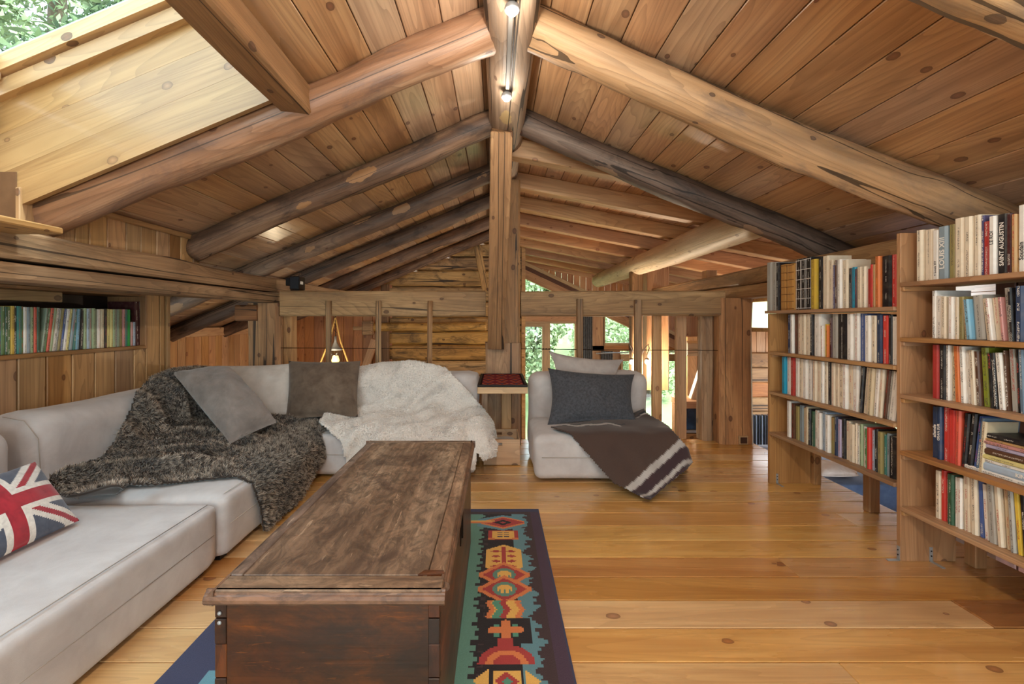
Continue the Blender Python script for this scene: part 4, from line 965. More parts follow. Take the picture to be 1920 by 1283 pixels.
# ------------------------------------------------------------------ cloth sheets laid over profiles
def inpoly(px, py, poly):
    ins = np.zeros(len(px), bool); n = len(poly)
    for i in range(n):
        x0, y0 = poly[i]; x1, y1 = poly[(i + 1) % n]
        c = ((y0 > py) != (y1 > py)) & (px < (x1 - x0) * (py - y0) / (y1 - y0 + 1e-12) + x0); ins ^= c
    return ins
def resample(prof, ds=.012, smooth=10):
    p = np.array(prof, float); seg = np.linalg.norm(np.diff(p, axis=0), axis=1); s = np.concatenate([[0], np.cumsum(seg)])
    q = np.arange(0, s[-1], ds); out = np.stack([np.interp(q, s, p[:, k]) for k in range(p.shape[1])], 1)
    for _ in range(smooth): out[1:-1] = (out[:-2] + 2 * out[1:-1] + out[2:]) / 4
    t = np.gradient(out, axis=0); t /= np.linalg.norm(t, axis=1, keepdims=True)
    return q, out, t
def sheet(name, Pt, Nr, poly, mat, label, cat, thick=.012, colors=None):
    """Pt (a,b,3) grid of world points; keep the cells whose centre lies inside the outline; gives the cloth real thickness"""
    na, nb = Pt.shape[:2]; c = (Pt[:-1, :-1] + Pt[1:, 1:]) / 2
    px = VX + c[..., 0] * F / c[..., 1]; py = VY - (c[..., 2] - CH) * F / c[..., 1]
    keep = inpoly(px.ravel(), py.ravel(), poly).reshape(na - 1, nb - 1)
    ii, jj = np.nonzero(keep); idx = np.arange(na * nb).reshape(na, nb)
    f1 = np.stack([idx[ii, jj], idx[ii + 1, jj], idx[ii + 1, jj + 1], idx[ii, jj + 1]], 1)
    used = np.unique(f1); rm = -np.ones(na * nb, int); rm[used] = np.arange(len(used)); n = len(used)
    V = Pt.reshape(-1, 3)[used]; NN = Nr.reshape(-1, 3)[used]; f1 = rm[f1]
    # boundary edges -> side walls
    ed = np.concatenate([f1[:, [0, 1]], f1[:, [1, 2]], f1[:, [2, 3]], f1[:, [3, 0]]]); key = np.sort(ed, 1); _, inv, cnt = np.unique(key, axis=0, return_inverse=True, return_counts=True)
    be = ed[cnt[inv.ravel()] == 1]
    Vb = V - NN * thick
    faces = [tuple(q) for q in f1] + [tuple(q[::-1] + n) for q in f1] + [(b, a, a + n, b + n) for a, b in be]
    o0 = V.mean(0)
    ob = mesh_obj(name, np.vstack([V, Vb]) - o0, faces, mat, None, Matrix.Translation(o0), True)
    if colors is not None:
        cc = colors.reshape(-1, 4)[used]; at = ob.data.color_attributes.new('col', 'FLOAT_COLOR', 'POINT'); at.data.foreach_set('color', np.vstack([cc, cc]).ravel())
    tag(ob, label, cat)
    return ob, V, NN, f1, used
def fur(ob, V, NN, f1, dens, length, base, tip, curl=.6, seed=0, width=.004, jit=.35, flow=(0.2, -.3, -.5), mottle=6.0, mcon=.5):
    rg = np.random.default_rng(seed)
    a, b, c, d = (V[f1[:, k]] for k in range(4)); ar = np.linalg.norm(np.cross(c - a, d - b), axis=1) / 2
    n = int(ar.sum() * dens); pick = rg.choice(len(f1), n, p=ar / ar.sum()); u = rg.uniform(0, 1, (n, 1)); v = rg.uniform(0, 1, (n, 1))
    p = a[pick] * (1 - u) * (1 - v) + b[pick] * u * (1 - v) + c[pick] * u * v + d[pick] * (1 - u) * v
    nr = NN[f1[pick, 0]]
    fl_ = np.stack([vnoise(p, 7, seed), vnoise(p, 7, seed + 5), vnoise(p, 7, seed + 9)], 1) * curl + np.array(flow)
    dr = nr + fl_ + rg.normal(0, jit, (n, 3)); dr /= np.linalg.norm(dr, axis=1, keepdims=True)
    L = length * rg.uniform(.6, 1.25, (n, 1)); sd = np.cross(dr, rg.normal(0, 1, (n, 3))); sd /= np.linalg.norm(sd, axis=1, keepdims=True)
    vv = np.empty((n, 3, 3)); vv[:, 0] = p - sd * width; vv[:, 1] = p + sd * width; vv[:, 2] = p + dr * L
    me = bpy.data.meshes.new('pile'); o0 = np.array(ob.location)
    me.vertices.add(3 * n); me.vertices.foreach_set('co', (vv - o0).ravel()); me.loops.add(3 * n); me.loops.foreach_set('vertex_index', np.arange(3 * n, dtype=np.int32))
    me.polygons.add(n); me.polygons.foreach_set('loop_start', np.arange(0, 3 * n, 3, dtype=np.int32)); me.polygons.foreach_set('loop_total', np.full(n, 3, dtype=np.int32))
    mt = np.clip(.5 + mcon * vnoise(p, mottle, seed + 2) + rg.normal(0, .22, n), 0, 1)[:, None]
    cb_ = np.array(lin(base[0])) * (1 - mt) + np.array(lin(base[1])) * mt; ct = np.array(lin(tip[0])) * (1 - mt) + np.array(lin(tip[1])) * mt
    col = np.stack([cb_, cb_, ct], 1); at = me.color_attributes.new('col', 'FLOAT_COLOR', 'POINT'); at.data.foreach_set('color', col.ravel())
    me.materials.append(furm); me.update(calc_edges=True)
    o = bpy.data.objects.new('pile', me); put(o, WM[ob.name], ob); o['kind'] = 'stuff'; return o
def sstep(a, b, x):
    t = np.clip((x - a) / (b - a), 0, 1); return t * t * (3 - 2 * t)
# dark fur throw over the left backrest and seat
q, pr, tg = resample([(-2.735, .60), (-2.735, .72), (-2.66, .775), (-2.50, .765), (-2.42, .66), (-2.395, .46), (-2.32, .385), (-2.0, .365), (-1.46, .362), (-1.385, .32), (-1.365, .20), (-1.355, .02)], .011, 14)
Ds = np.arange(2.2, 4.05, .011); A = len(Ds); B = len(q)
Pt = np.empty((A, B, 3)); Pt[..., 0] = pr[None, :, 0]; Pt[..., 2] = pr[None, :, 1]; Pt[..., 1] = Ds[:, None]
Nr = np.empty((A, B, 3)); Nr[..., 0] = -tg[None, :, 1]; Nr[..., 2] = tg[None, :, 0]; Nr[..., 1] = 0
Nr *= np.sign(Nr[:, B // 2:B // 2 + 1, 2:3])
flat = Pt.reshape(-1, 3); SS_ = np.repeat(q[None, :], A, 0).ravel(); DD = np.repeat(Ds[:, None], B, 1).ravel()
fold = np.sin((DD * 1.0 - SS_ * .55) * 21 + 2.4 * vnoise(flat, 3.0, 4)) * .5 + .5
off = .014 + .080 * fold ** 1.9 * sstep(.25, .5, SS_) * (1 - sstep(1.35, 1.5, SS_)) + .02 * vnoise(flat, 6, 8) + .05 * sstep(3.0, 3.5, DD) * (1 - sstep(.5, .75, SS_))
off = np.maximum(off, .006)
Pt = (flat + Nr.reshape(-1, 3) * off[:, None]).reshape(A, B, 3)
def grid_normals(Pt, ref):
    du = np.gradient(Pt, axis=0); dv = np.gradient(Pt, axis=1); n = np.cross(du, dv); n /= np.linalg.norm(n, axis=2, keepdims=True) + 1e-12
    s = np.sign((n * ref).sum(2, keepdims=True)); s[s == 0] = 1; return n * s
Nn = grid_normals(Pt, Nr)
poly = [(330, 690), (285, 708), (256, 735), (245, 770), (216, 826), (192, 858), (120, 880), (88, 902), (98, 922), (130, 930), (215, 928), (240, 905), (262, 908), (330, 904), (440, 891), (474, 905), (489, 950), (497, 1000), (512, 998), (535, 968), (560, 940), (582, 900), (612, 852), (617, 828), (604, 795), (588, 783), (520, 770), (420, 690)]
cdark = np.tile(np.array(lin((52, 42, 36))), (A, B, 1))
thr, V, NN, f1, us = sheet('fur_throw', Pt, Nn, poly, furm, 'shaggy dark brown fur throw spread over the left sofa', 'throw', .010, cdark)
fur(thr, V, NN, f1, 46000, .026, ((26, 19, 16), (88, 70, 58)), ((64, 50, 42), (212, 197, 180)), seed=3, width=.0040, curl=1.1, mottle=75, mcon=1.0, flow=(.1, -.2, -.25))
# white fur throw over the far module
XE = -.20
q, pr, tg = resample([(4.56, .62), (4.55, .74), (4.46, .79), (4.30, .785), (4.215, .70), (4.185, .46), (4.10, .385), (3.85, .365), (3.64, .36), (3.585, .31), (3.57, .16), (3.565, .04)], .011, 14)
ts = np.arange(-1.75, .30, .011); A = len(ts); B = len(q)
Pt = np.empty((A, B, 3)); Nr = np.empty((A, B, 3))
rr_ = .09; over = np.clip(ts - XE, 0, None); th = np.clip(over / rr_, 0, 1.35)
Xs = np.where(over > 0, XE + rr_ * np.sin(th) + np.clip(over - rr_ * 1.35, 0, None) * .22, ts)
dr = np.where(over > 0, rr_ * (1 - np.cos(th)) + np.clip(over - rr_ * 1.35, 0, None) * .975, 0)
Pt[..., 0] = Xs[:, None]; Pt[..., 1] = pr[None, :, 0]
hump = .085 * np.exp(-((ts + .75) / .34) ** 2)[:, None] * (1 - sstep(.35, .60, q))[None, :] + .02 * sstep(.6, .7, q)[None, :]
Pt[..., 2] = np.maximum(pr[None, :, 1] + hump - dr[:, None], .03)
Nr[..., 1] = -tg[None, :, 1]; Nr[..., 2] = tg[None, :, 0]; Nr[..., 0] = 0; Nr *= np.sign(Nr[:, B // 2:B // 2 + 1, 2:3])
Nr[..., 0] += np.sin(th)[:, None]; Nr[..., 2] *= np.cos(th)[:, None].clip(.1); Nr /= np.linalg.norm(Nr, axis=2, keepdims=True)
flat = Pt.reshape(-1, 3); SS_ = np.repeat(q[None, :], A, 0).ravel(); TT = np.repeat(ts[:, None], B, 1).ravel()
fold = np.sin((TT * .8 + SS_ * .9) * 22 + 2.5 * vnoise(flat, 3.4, 14)) * .5 + .5
off = .016 + .040 * fold ** 1.5 * sstep(.1, .5, SS_) + .026 * vnoise(flat, 8, 18) + .010 * vnoise(flat, 19, 19) + .03 * sstep(XE - .05, XE + .1, TT)
Pt = (flat + Nr.reshape(-1, 3) * np.maximum(off, .006)[:, None]).reshape(A, B, 3); Nn = grid_normals(Pt, Nr)
poly = [(668, 700), (672, 688), (720, 679), (780, 676), (835, 689), (870, 724), (905, 764), (925, 790), (934, 828), (930, 856), (905, 864), (892, 846), (893, 880), (655, 890), (640, 830), (598, 790), (610, 774), (668, 782)]
cw = np.tile(np.array(lin((226, 220, 214))), (A, B, 1))
thw, V, NN, f1, us = sheet('fur_throw', Pt, Nn, poly, furm, 'soft white fur throw spread over the far sofa module', 'throw', .010, cw)
fur(thw, V, NN, f1, 36000, .009, ((196, 188, 182), (226, 220, 214)), ((232, 228, 224), (250, 248, 246)), seed=5, width=.0035, curl=.8, mottle=9)
# brown wool blanket over the armchair seat
q, pr, tg = resample([(4.12, .385), (3.9, .392), (3.60, .388), (3.50, .375), (3.462, .31), (3.40, .21), (3.28, .09), (3.19, .018), (3.10, .014)], .010, 10)
ts = np.arange(.25, 1.95, .010); A = len(ts); B = len(q); XE = 1.36
over = np.clip(ts - XE, 0, None); rr_ = .07; th = np.clip(over / rr_, 0, 1.25)
Xs = np.where(over > 0, XE + rr_ * np.sin(th) + np.clip(over - rr_ * 1.25, 0, None) * .33, ts); dr = np.where(over > 0, rr_ * (1 - np.cos(th)) + np.clip(over - rr_ * 1.25, 0, None) * .94, 0)
Pt = np.empty((A, B, 3)); Nr = np.empty((A, B, 3)); Pt[..., 0] = Xs[:, None]; Pt[..., 1] = pr[None, :, 0]; Pt[..., 2] = np.maximum(pr[None, :, 1] - dr[:, None], .014)
Nr[..., 1] = -tg[None, :, 1]; Nr[..., 2] = tg[None, :, 0]; Nr[..., 0] = 0; Nr *= np.sign(Nr[:, 20:21, 2:3]); Nr[..., 0] += np.sin(th)[:, None]; Nr /= np.linalg.norm(Nr, axis=2, keepdims=True)
flat = Pt.reshape(-1, 3); TT = np.repeat(ts[:, None], B, 1).ravel(); SS_ = np.repeat(q[None, :], A, 0).ravel()
off = .008 + .012 * (vnoise(flat, 6, 24) + .6) + .018 * (np.sin((TT * 1.0 - SS_ * .35) * 26) * .5 + .5) * sstep(.62, .8, SS_) + .06 * np.exp(-(((TT - 1.33) / .10) ** 2 + ((SS_ - .05) / .12) ** 2))
Pt = (flat + Nr.reshape(-1, 3) * np.maximum(off, .004)[:, None]).reshape(A, B, 3); Nn = grid_normals(Pt, Nr)
px = VX + Pt[..., 0] * F / Pt[..., 1]; py = VY - (Pt[..., 2] - CH) * F / Pt[..., 1]
def near(a, b):
    d = (px - a) ** 2 + (py - b) ** 2; i, j = np.unravel_index(np.argmin(d), d.shape); return np.array([ts[i], q[j]])
h1, h2 = near(1216, 932), near(1272, 888); hd = (h2 - h1) / np.linalg.norm(h2 - h1); hn = np.array([-hd[1], hd[0]])
dist = (TT - h1[0]) * hn[0] + (SS_ - h1[1]) * hn[1]; mid_ = near(1180, 830); sg = np.sign((mid_ - h1) @ hn); dist = dist * sg
brown = np.array(lin((74, 58, 52))); pale_ = np.array(lin((176, 170, 166))); blk = np.array(lin((26, 24, 26)))
cc = np.tile(brown, (len(TT), 1)); dk = np.array(lin((62, 46, 50)))
cc[(dist < .16)] = dk
cc[((dist > .008) & (dist < .036)) | ((dist > .112) & (dist < .160))] = pale_
zig = SS_ + .05 * np.abs(((TT * 9) % 1) - .5)
zig = SS_ + .06 * np.floor(np.abs(((TT * 5.5) % 1) - .5) * 8) / 4
cc[(zig > .41) & (zig < .46) & (TT < 1.0)] = pale_; cc[(zig > .38) & (zig < .41) & (TT < 1.05)] = blk; cc[(zig > .46) & (zig < .48) & (TT < .9)] = blk
cc[(zig > .14) & (zig < .17) & (TT > 1.12)] = blk; cc[(zig > .17) & (zig < .19) & (TT > 1.12)] = pale_; cc[(zig < .10) & (TT > 1.12)] = blk
poly = [(1033, 800), (1060, 795), (1100, 790), (1170, 780), (1178, 768), (1194, 753), (1215, 776), (1252, 798), (1284, 833), (1302, 856), (1302, 862), (1284, 882), (1266, 896), (1217, 937), (1186, 922), (1150, 905), (1128, 880), (1100, 848), (1068, 812)]
bl, V, NN, f1, us = sheet('blanket', Pt, Nn, poly, blankm, 'brown wool blanket with two pale stripes trailing off the armchair', 'blanket', .008, cc.reshape(A, B, 4))
# ------------------------------------------------------------------ chest used as coffee table
CX0, CX1, CY0, CY1, CZ = -.712, -.133, 1.13, 2.55, .58
chst = thing('blanket_chest', 'old dark varnished wooden chest serving as coffee table', 'chest', ((CX0 + CX1) / 2, (CY0 + CY1) / 2, 0))
I4 = Matrix.Identity(4)
bx0, bx1, by0, by1 = CX0 + .004, CX1 - .012, CY0 + .022, CY1 - .02
abox('end_panel', (bx0 + .028, by0, .03), (bx1 - .026, by0 + .028, CZ - .036), 0, chestbody, chst, .002); abox('end_panel', (bx0 + .028, by1 - .028, .03), (bx1 - .026, by1, CZ - .036), 0, chestbody, chst, .002)
abox('side_panel', (bx1 - .025, by0 + .03, .05), (bx1, by1, CZ - .036), 1, chestbody, chst, .002); abox('side_panel', (bx0, by0 + .03, .05), (bx0 + .025, by1, CZ - .036), 1, chestbody, chst, .002)
abox('bottom_board', (bx0, by0, .02), (bx1, by1, .05), 1, chestbody, chst, .002)
z = .05; k = 0
for (xa, xb) in ((bx0 - .001, bx0 + .028), (bx1 - .028, bx1 + .001)):      # dovetailed corner pieces
    z = .05; k = 0
    while z < CZ - .05:
        h_ = .065 if k % 2 else .085; h_ = min(h_, CZ - .037 - z)
        o = abox('dovetail', (xa, by0 - (.0015 if k % 2 else .0), z + .001), (xb, by0 + .030, z + h_ - .001), 1 if k % 2 else 2, chestbody, chst, .0015); o.color = (.55, .5, .5, 1) if k % 2 else (.8, .75, .7, 1)
        z += h_; k += 1
m = MB()
for zz in (CZ - .065, CZ - .088, .16, .19): m.lathe([(.004, 0), (.004, .004), (.001, .006)], (0, 0, 0), 10)
for i, zz in enumerate((CZ - .066, CZ - .090)):
    o = MB().lathe([(.0055, -.001), (.005, .003), (.001, .0045)], n=12).build('nail_head', steel, chst, Matrix.Translation((bx0 + .012, by0 - .001, zz)) @ Matrix.Rotation(math.pi / 2, 4, 'X'), True)
lid = abox('lid', (CX0 + .045, CY0 + .075, CZ - .026), (CX1 - .050, CY1 - .045, CZ), 1, chesttop, chst, .002)
def lidpiece(name, lo, hi, ax, sub=None):
    return abox(name, lo, hi, ax, chesttop, lid, .003)
lidpiece('end_strip', (CX0 + .004, CY0 + .008, CZ - .026), (CX1 - .004, CY0 + .073, CZ - .001), 0); lidpiece('end_strip', (CX0 + .004, CY1 - .044, CZ - .026), (CX1 - .004, CY1 - .006, CZ), 0)
lidpiece('side_strip', (CX0 + .004, CY0 + .076, CZ - .026), (CX0 + .044, CY1 - .045, CZ), 1); lidpiece('side_strip', (CX1 - .0485, CY0 + .088, CZ - .026), (CX1 - .004, CY1 - .045, CZ + .001), 1)
# moulded edge: stepped profile round the lid
def mould(p0, p1, out):
    p0 = Vector(p0); p1 = Vector(p1); d = (p1 - p0); x = d.normalized(); o = Vector(out); z = Vector((0, 0, 1)); L = d.length
    prof = [(-.006, 0.000), (.0, .0), (.002, -.005), (.006, -.006), (.007, -.010), (.012, -.012), (.016, -.019), (.016, -.027), (.010, -.034), (-.006, -.036)]
    M = frame((p0 + p1) / 2, x, o, z if x.cross(o).dot(z) > 0 else -z); sgn = 1 if x.cross(o).dot(z) > 0 else -1
    n = len(prof); v = [(s * L / 2, a, b * sgn) for s in (-1, 1) for a, b in prof]
    f = [tuple(range(n)), tuple(range(2 * n - 1, n - 1, -1))] + [(i, n + i, n + (i + 1) % n, (i + 1) % n) for i in range(n)]
    mesh_obj('moulding', v, f, chesttop, lid, M).color = (.85, .72, .66, 1)
mould((CX0 - .012, CY0 + .012, CZ - .001), (CX1 + .004, CY0 + .012, CZ - .001), (0, -1, 0)); mould((CX0 - .012, CY1 - .010, CZ), (CX1 + .012, CY1 - .010, CZ), (0, 1, 0))
mould((CX1 - .006, CY0 + .060, CZ), (CX1 - .006, CY1, CZ), (1, 0, 0)); mould((CX0 + .006, CY0, CZ), (CX0 + .006, CY1, CZ), (-1, 0, 0))
# torn corner splinter and iron lock plate with hasp on the right side
sp0 = MB().add([(CX1 - .075, CY0 + .074, CZ + .0015), (CX1 - .006, CY0 + .079, CZ + .0015), (CX1 - .010, CY0 + .090, CZ + .004), (CX1 - .060, CY0 + .094, CZ + .003), (CX1 - .075, CY0 + .074, CZ - .012), (CX1 - .006, CY0 + .079, CZ - .012), (CX1 - .010, CY0 + .090, CZ - .012), (CX1 - .060, CY0 + .094, CZ - .012)], [(0, 1, 2, 3), (7, 6, 5, 4), (0, 4, 5, 1), (1, 5, 6, 2), (2, 6, 7, 3), (3, 7, 4, 0)]).build('splinter', chestbody, lid, I4)
MB().box((bx1, 1.80, .36), (bx1 + .004, 1.88, .50), 0, .001).build('lock_plate', darkiron, chst, I4); MB().box((bx1 + .004, 1.825, .38), (bx1 + .010, 1.855, CZ - .034), 0, .002).build('hasp', darkiron, chst, I4)
# ------------------------------------------------------------------ kilim rug (pattern woven in coloured cells)
def build_rug():
    X0, X1, Y0, Y1 = -1.17, .272, .55, 3.012; c = .0075
    nx_, ny_ = int((X1 - X0) / c), int((Y1 - Y0) / c)
    xs = X0 + np.arange(nx_ + 1) * (X1 - X0) / nx_; ys = Y0 + np.arange(ny_ + 1) * (Y1 - Y0) / ny_
    Xg, Yg = np.meshgrid((xs[:-1] + xs[1:]) / 2, (ys[:-1] + ys[1:]) / 2, indexing='ij')
    X = Xg.ravel(); Y = Yg.ravel(); n = len(X)
    PAL = {k: np.array(lin(v)) for k, v in dict(dk=(66, 52, 56), navy=(58, 62, 88), teal=(98, 142, 130), blue=(98, 142, 156), red=(168, 66, 66), ora=(214, 130, 82), yel=(226, 182, 100), pur=(72, 56, 74), blk=(42, 38, 42), grn=(86, 150, 130)).items()}
    C = np.tile(PAL['dk'], (n, 1))
    dpt = 3.012 - Y
    xm = .035                                       # centre line of the border medallions
    a = X - xm
    px = VX + X * F / Y; py = VY + CH * F / Y       # used only to read the pattern off in floor units
    def put_(mask, k): C[mask] = PAL[k]
    jag = .016 * (((Y * 18) % 1) > .5) + .014 * (((Y * 7.3) % 1) > .5)
    put_((X > .21 + 0 * X), 'pur'); put_(X > .262, 'navy'); put_(Y > 2.965, 'navy')
    # field left of the medallions
    put_((X < xm - .075 - jag) & (Y < 2.93), 'blk'); put_((X < xm - .105 - jag) & (Y < 2.93), 'teal')
    # stepped turquoise halo right of the medallions
    halo = .095 + .03 * np.abs(np.sin(Y * 11.5)) + .022 * (((Y * 9.5) % 1) > .55) + .012 * (((Y * 23) % 1) > .5)
    put_((a > 0) & (a < halo) & (Y < 2.93), 'blue')
    put_((a > -.085) & (a < .06) & (Y < 2.93), 'blk')
    # medallions along the border, built from simple woven shapes, repeated with the period seen in the rug
    def med(y0, kind):
        v = Y - y0
        if kind == 'bird':
            put_((np.abs(v) < .105 - .35 * np.abs(a).clip(0, .2)) & (np.abs(a) < .15), 'blue'); put_((np.abs(v) + .5 * np.abs(a) < .085) & (np.abs(a) < .13), 'ora'); put_((np.abs(v) + .5 * np.abs(a) < .068), 'red'); put_((np.abs(v) + np.abs(a) * .7 < .040), 'blk'); put_((np.abs(v) + np.abs(a) * .7 < .014), 'red')
            put_((np.abs(v - .005) < .012) & (a < -.06) & (X > -.6), 'ora'); put_((np.abs(v - .022) < .006) & (a < -.05) & (X > -.6), 'yel')
        if kind == 'box':
            put_((np.abs(a) < .085) & (np.abs(v) < .055), 'red'); put_((np.abs(a) < .065) & (np.abs(v) < .048), 'yel'); put_((np.abs(a) > .05) & (np.abs(a) < .085) & (np.abs(v + .045) < .012), 'ora')
            for s in (-.02, .005, .028): put_((np.abs(v - s) < .005) & (np.abs(np.abs(a) - .02) < .014), 'navy')
        if kind == 'shield':
            m_ = (np.abs(v) < .145 - .6 * np.abs(a)) & (np.abs(a) < .095); put_(m_, 'yel'); put_(m_ & (np.abs(a) < .008) & (np.abs(v) < .12), 'red')
            for s in (-.08, -.03, .02, .07): put_(m_ & ((np.abs(v - s) + .5 * np.abs(np.abs(a) - .04)) < .014), 'red')
        if kind == 'hex':
            put_((np.abs(v) * .9 + np.abs(a) * .75 < .105) & (np.abs(a) < .125), 'ora'); put_((np.abs(v) * .9 + np.abs(a) * .75 < .08) & (np.abs(a) < .10), 'red'); put_((np.hypot(v * 1.0, a) < .055), 'teal'); put_((np.hypot(v, a) < .036) & ((v > 0) | ((np.abs(a) * 60 % 1) > .4)), 'yel')
        if kind == 'zig':
            zz = .02 * (np.abs(((v * 22) % 2) - 1) - .5); m_ = np.abs(v) < .065
            put_(m_ & (np.abs(a - zz) < .075), 'ora'); put_(m_ & (np.abs(a - zz) < .052), 'yel'); put_(m_ & (np.abs(a - zz + .03) < .016), 'grn'); put_(m_ & (np.abs(a - zz) < .014), 'red')
        if kind == 'cross':
            put_((np.abs(a) < .105) & (np.abs(v) < .075), 'blk'); put_((np.abs(a) < .075 - .6 * np.abs(v)) & (np.abs(v) < .02), 'ora'); put_((np.abs(v) < .065 - .6 * np.abs(a)) & (np.abs(a) < .022), 'ora'); put_((np.abs(np.abs(a) - .038) < .012) & (np.abs(np.abs(v) - .028) < .009), 'grn')
        if kind == 'face':
            m_ = (np.hypot(a / .105, (v + .045) / .095) < 1) & (v > -.045); put_(m_, 'red'); put_(m_ & (np.abs(np.hypot(a / .078, (v + .045) / .07) - .82) < .16), 'ora'); put_((np.abs(a) < .03) & (v > 0.03) & (v < .085), 'red')
        if kind == 'tile':
            put_((np.abs(a) < .05) & (np.abs(v) < .05), 'yel'); put_((np.abs(a) + np.abs(v) < .045), 'red'); put_((np.abs(a) + np.abs(v) < .016), 'grn'); m_ = (np.abs(a) > .065) & (np.abs(a) < .12) & (np.abs(v) < .12 - np.abs(a)); put_(m_, 'yel')
    for y0, kd in ((2.81, 'bird'), (2.65, 'box'), (2.39, 'shield'), (2.235, 'hex'), (2.115, 'hex'), (1.965, 'zig'), (1.835, 'cross'), (1.70, 'face'), (1.575, 'tile'), (1.42, 'hex'), (1.25, 'cross'), (1.05, 'shield'), (.85, 'zig')): med(y0, kd)
    # left border, mirrored colours
    b = X + 1.17
    put_(b < .42, 'navy'); lm = (np.abs(b - .25) < .07 + .03 * (((Y * 8) % 1) > .5)); put_(lm, 'blue'); put_(np.abs(b - .27) < .04 + .015 * (((Y * 11) % 1) > .5), 'yel'); put_(np.abs(b - .28) < .018, 'red')
    idx = np.arange((nx_ + 1) * (ny_ + 1)).reshape(nx_ + 1, ny_ + 1)
    f = np.stack([idx[:-1, :-1].ravel(), idx[1:, :-1].ravel(), idx[1:, 1:].ravel(), idx[:-1, 1:].ravel()], 1)
    VX_, VY_ = np.meshgrid(xs, ys, indexing='ij'); Z = .007 + .0012 * vnoise(np.stack([VX_.ravel(), VY_.ravel(), 0 * VX_.ravel()], 1), 9, 3)
    V = np.stack([VX_.ravel(), VY_.ravel(), Z], 1)
    b0 = len(V); rim = np.concatenate([idx[:, 0], idx[-1, 1:], idx[-2::-1, -1], idx[0, -2:0:-1]]); Vr = V[rim].copy(); Vr[:, 2] = 0
    side = [(rim[(k + 1) % len(rim)], rim[k], b0 + k, b0 + (k + 1) % len(rim)) for k in range(len(rim))]
    o0 = np.array([(X0 + X1) / 2, (Y0 + Y1) / 2, .001])
    ob = mesh_obj('kilim_rug', np.vstack([V, Vr]) - [o0[0], o0[1], 0], [tuple(q) for q in f] + side, rubm, None, Matrix.Translation(o0))
    at = ob.data.color_attributes.new('col', 'FLOAT_COLOR', 'CORNER'); cc = np.vstack([np.repeat(C, 4, 0), np.tile(PAL['navy'], (4 * len(side), 1))]); at.data.foreach_set('color', cc.ravel())
    tag(ob, 'dark kilim rug with teal, red and yellow medallions under the chest', 'rug')
build_rug()
# ------------------------------------------------------------------ side table, woven tray and crate by the centre post
stb = thing('side_table', 'small pale board table fixed to the centre post', 'table', (.04, 4.1, 0))
abox('table_top', (-.16, 3.73, .648), (.25, 4.545, .702), 0, palew, stb, .004); hewn('leg', (.045, 4.38, 0), (.135, 4.43, .648), 2, shelfw, stb, seed=95, amp=.003, ch=.004); hewn('leg', (-.15, 4.42, 0), (-.09, 4.47, .648), 2, shedw, stb, seed=96, amp=.003, ch=.004)
tray = thing('woven_tray', 'dark-framed panel with red and orange woven diamonds on the side table', 'tray', (.045, 4.13, .7025))
m = MB().box((-.205, -.40, 0), (.205, -.385, .018), 0).box((-.205, .385, 0), (.205, .40, .018)).box((-.205, -.385, 0), (-.185, .385, .018)).box((.185, -.385, 0), (.205, .385, .018)); m.build('frame', darkiron, tray)
nx_, ny_ = 74, 154; v = []; f = []; C = []
for i in range(nx_ + 1):
    for j in range(ny_ + 1): v.append((-.185 + .37 * i / nx_, -.385 + .77 * j / ny_, .014))
R_, O_, B_, K_ = [lin(c) for c in ((120, 36, 40), (200, 110, 76), (70, 80, 104), (40, 24, 26))]
for i in range(nx_):
    for j in range(ny_):
        q = i * (ny_ + 1) + j; f.append((q, q + ny_ + 1, q + ny_ + 2, q + 1))
        a, b = (i % 24) - 12, (j % 36) - 18; d = abs(a) * 1.5 + abs(b)
        c = R_
        if 13 < d < 17: c = O_
        elif 8 < d < 10: c = K_
        elif d < 5: c = B_
        elif 20 < d < 23: c = B_
        if i < 3 or i > nx_ - 4: c = K_
        C += [c] * 4
o = mesh_obj('woven_panel', v, f, trayred, tray, WM[tray.name]); at = o.data.color_attributes.new('col', 'FLOAT_COLOR', 'CORNER'); at.data.foreach_set('color', np.array(C).ravel())
crt = thing('crate', 'pale wooden crate with slotted handles under the side table', 'crate', (.04, 4.13, 0))
def slot_board(name, y, x0, x1, z0, z1, parent, sz):
    m = MB(); hx0, hx1, hz0, hz1 = -.035, .045, sz - .012, sz + .014
    for lo, hi in (((x0, z0), (x1, hz0)), ((x0, hz1), (x1, z1)), ((x0, hz0), (hx0, hz1)), ((hx1, hz0), (x1, hz1))): m.box((lo[0], y, lo[1]), (hi[0], y + .014, hi[1]))
    return m.build(name, crateW, parent, frame((0, 0, 0), (1, 0, 0), (0, 1, 0), (0, 0, 1)))
slot_board('front_board', 3.94, -.115, .197, .004, .222, crt, .18); slot_board('rear_board', 4.31, -.115, .197, .004, .222, crt, .18)
abox('side_board', (-.115, 3.955, .004), (-.102, 4.309, .222), 1, crateW, crt, .001); abox('side_board', (.184, 3.955, .004), (.197, 4.309, .222), 1, crateW, crt, .001); abox('bottom_board', (-.10, 3.955, .006), (.182, 4.309, .018), 1, crateW, crt, .001)
o = rbox('linen_bundle', (-.09, 3.98, .020), (.17, 4.28, .17), .05, pilwhite, None, n=10, amp=.012, nsc=9, seed=17); tag(o, 'white cloth bundle lying inside the slotted crate', 'cloth')
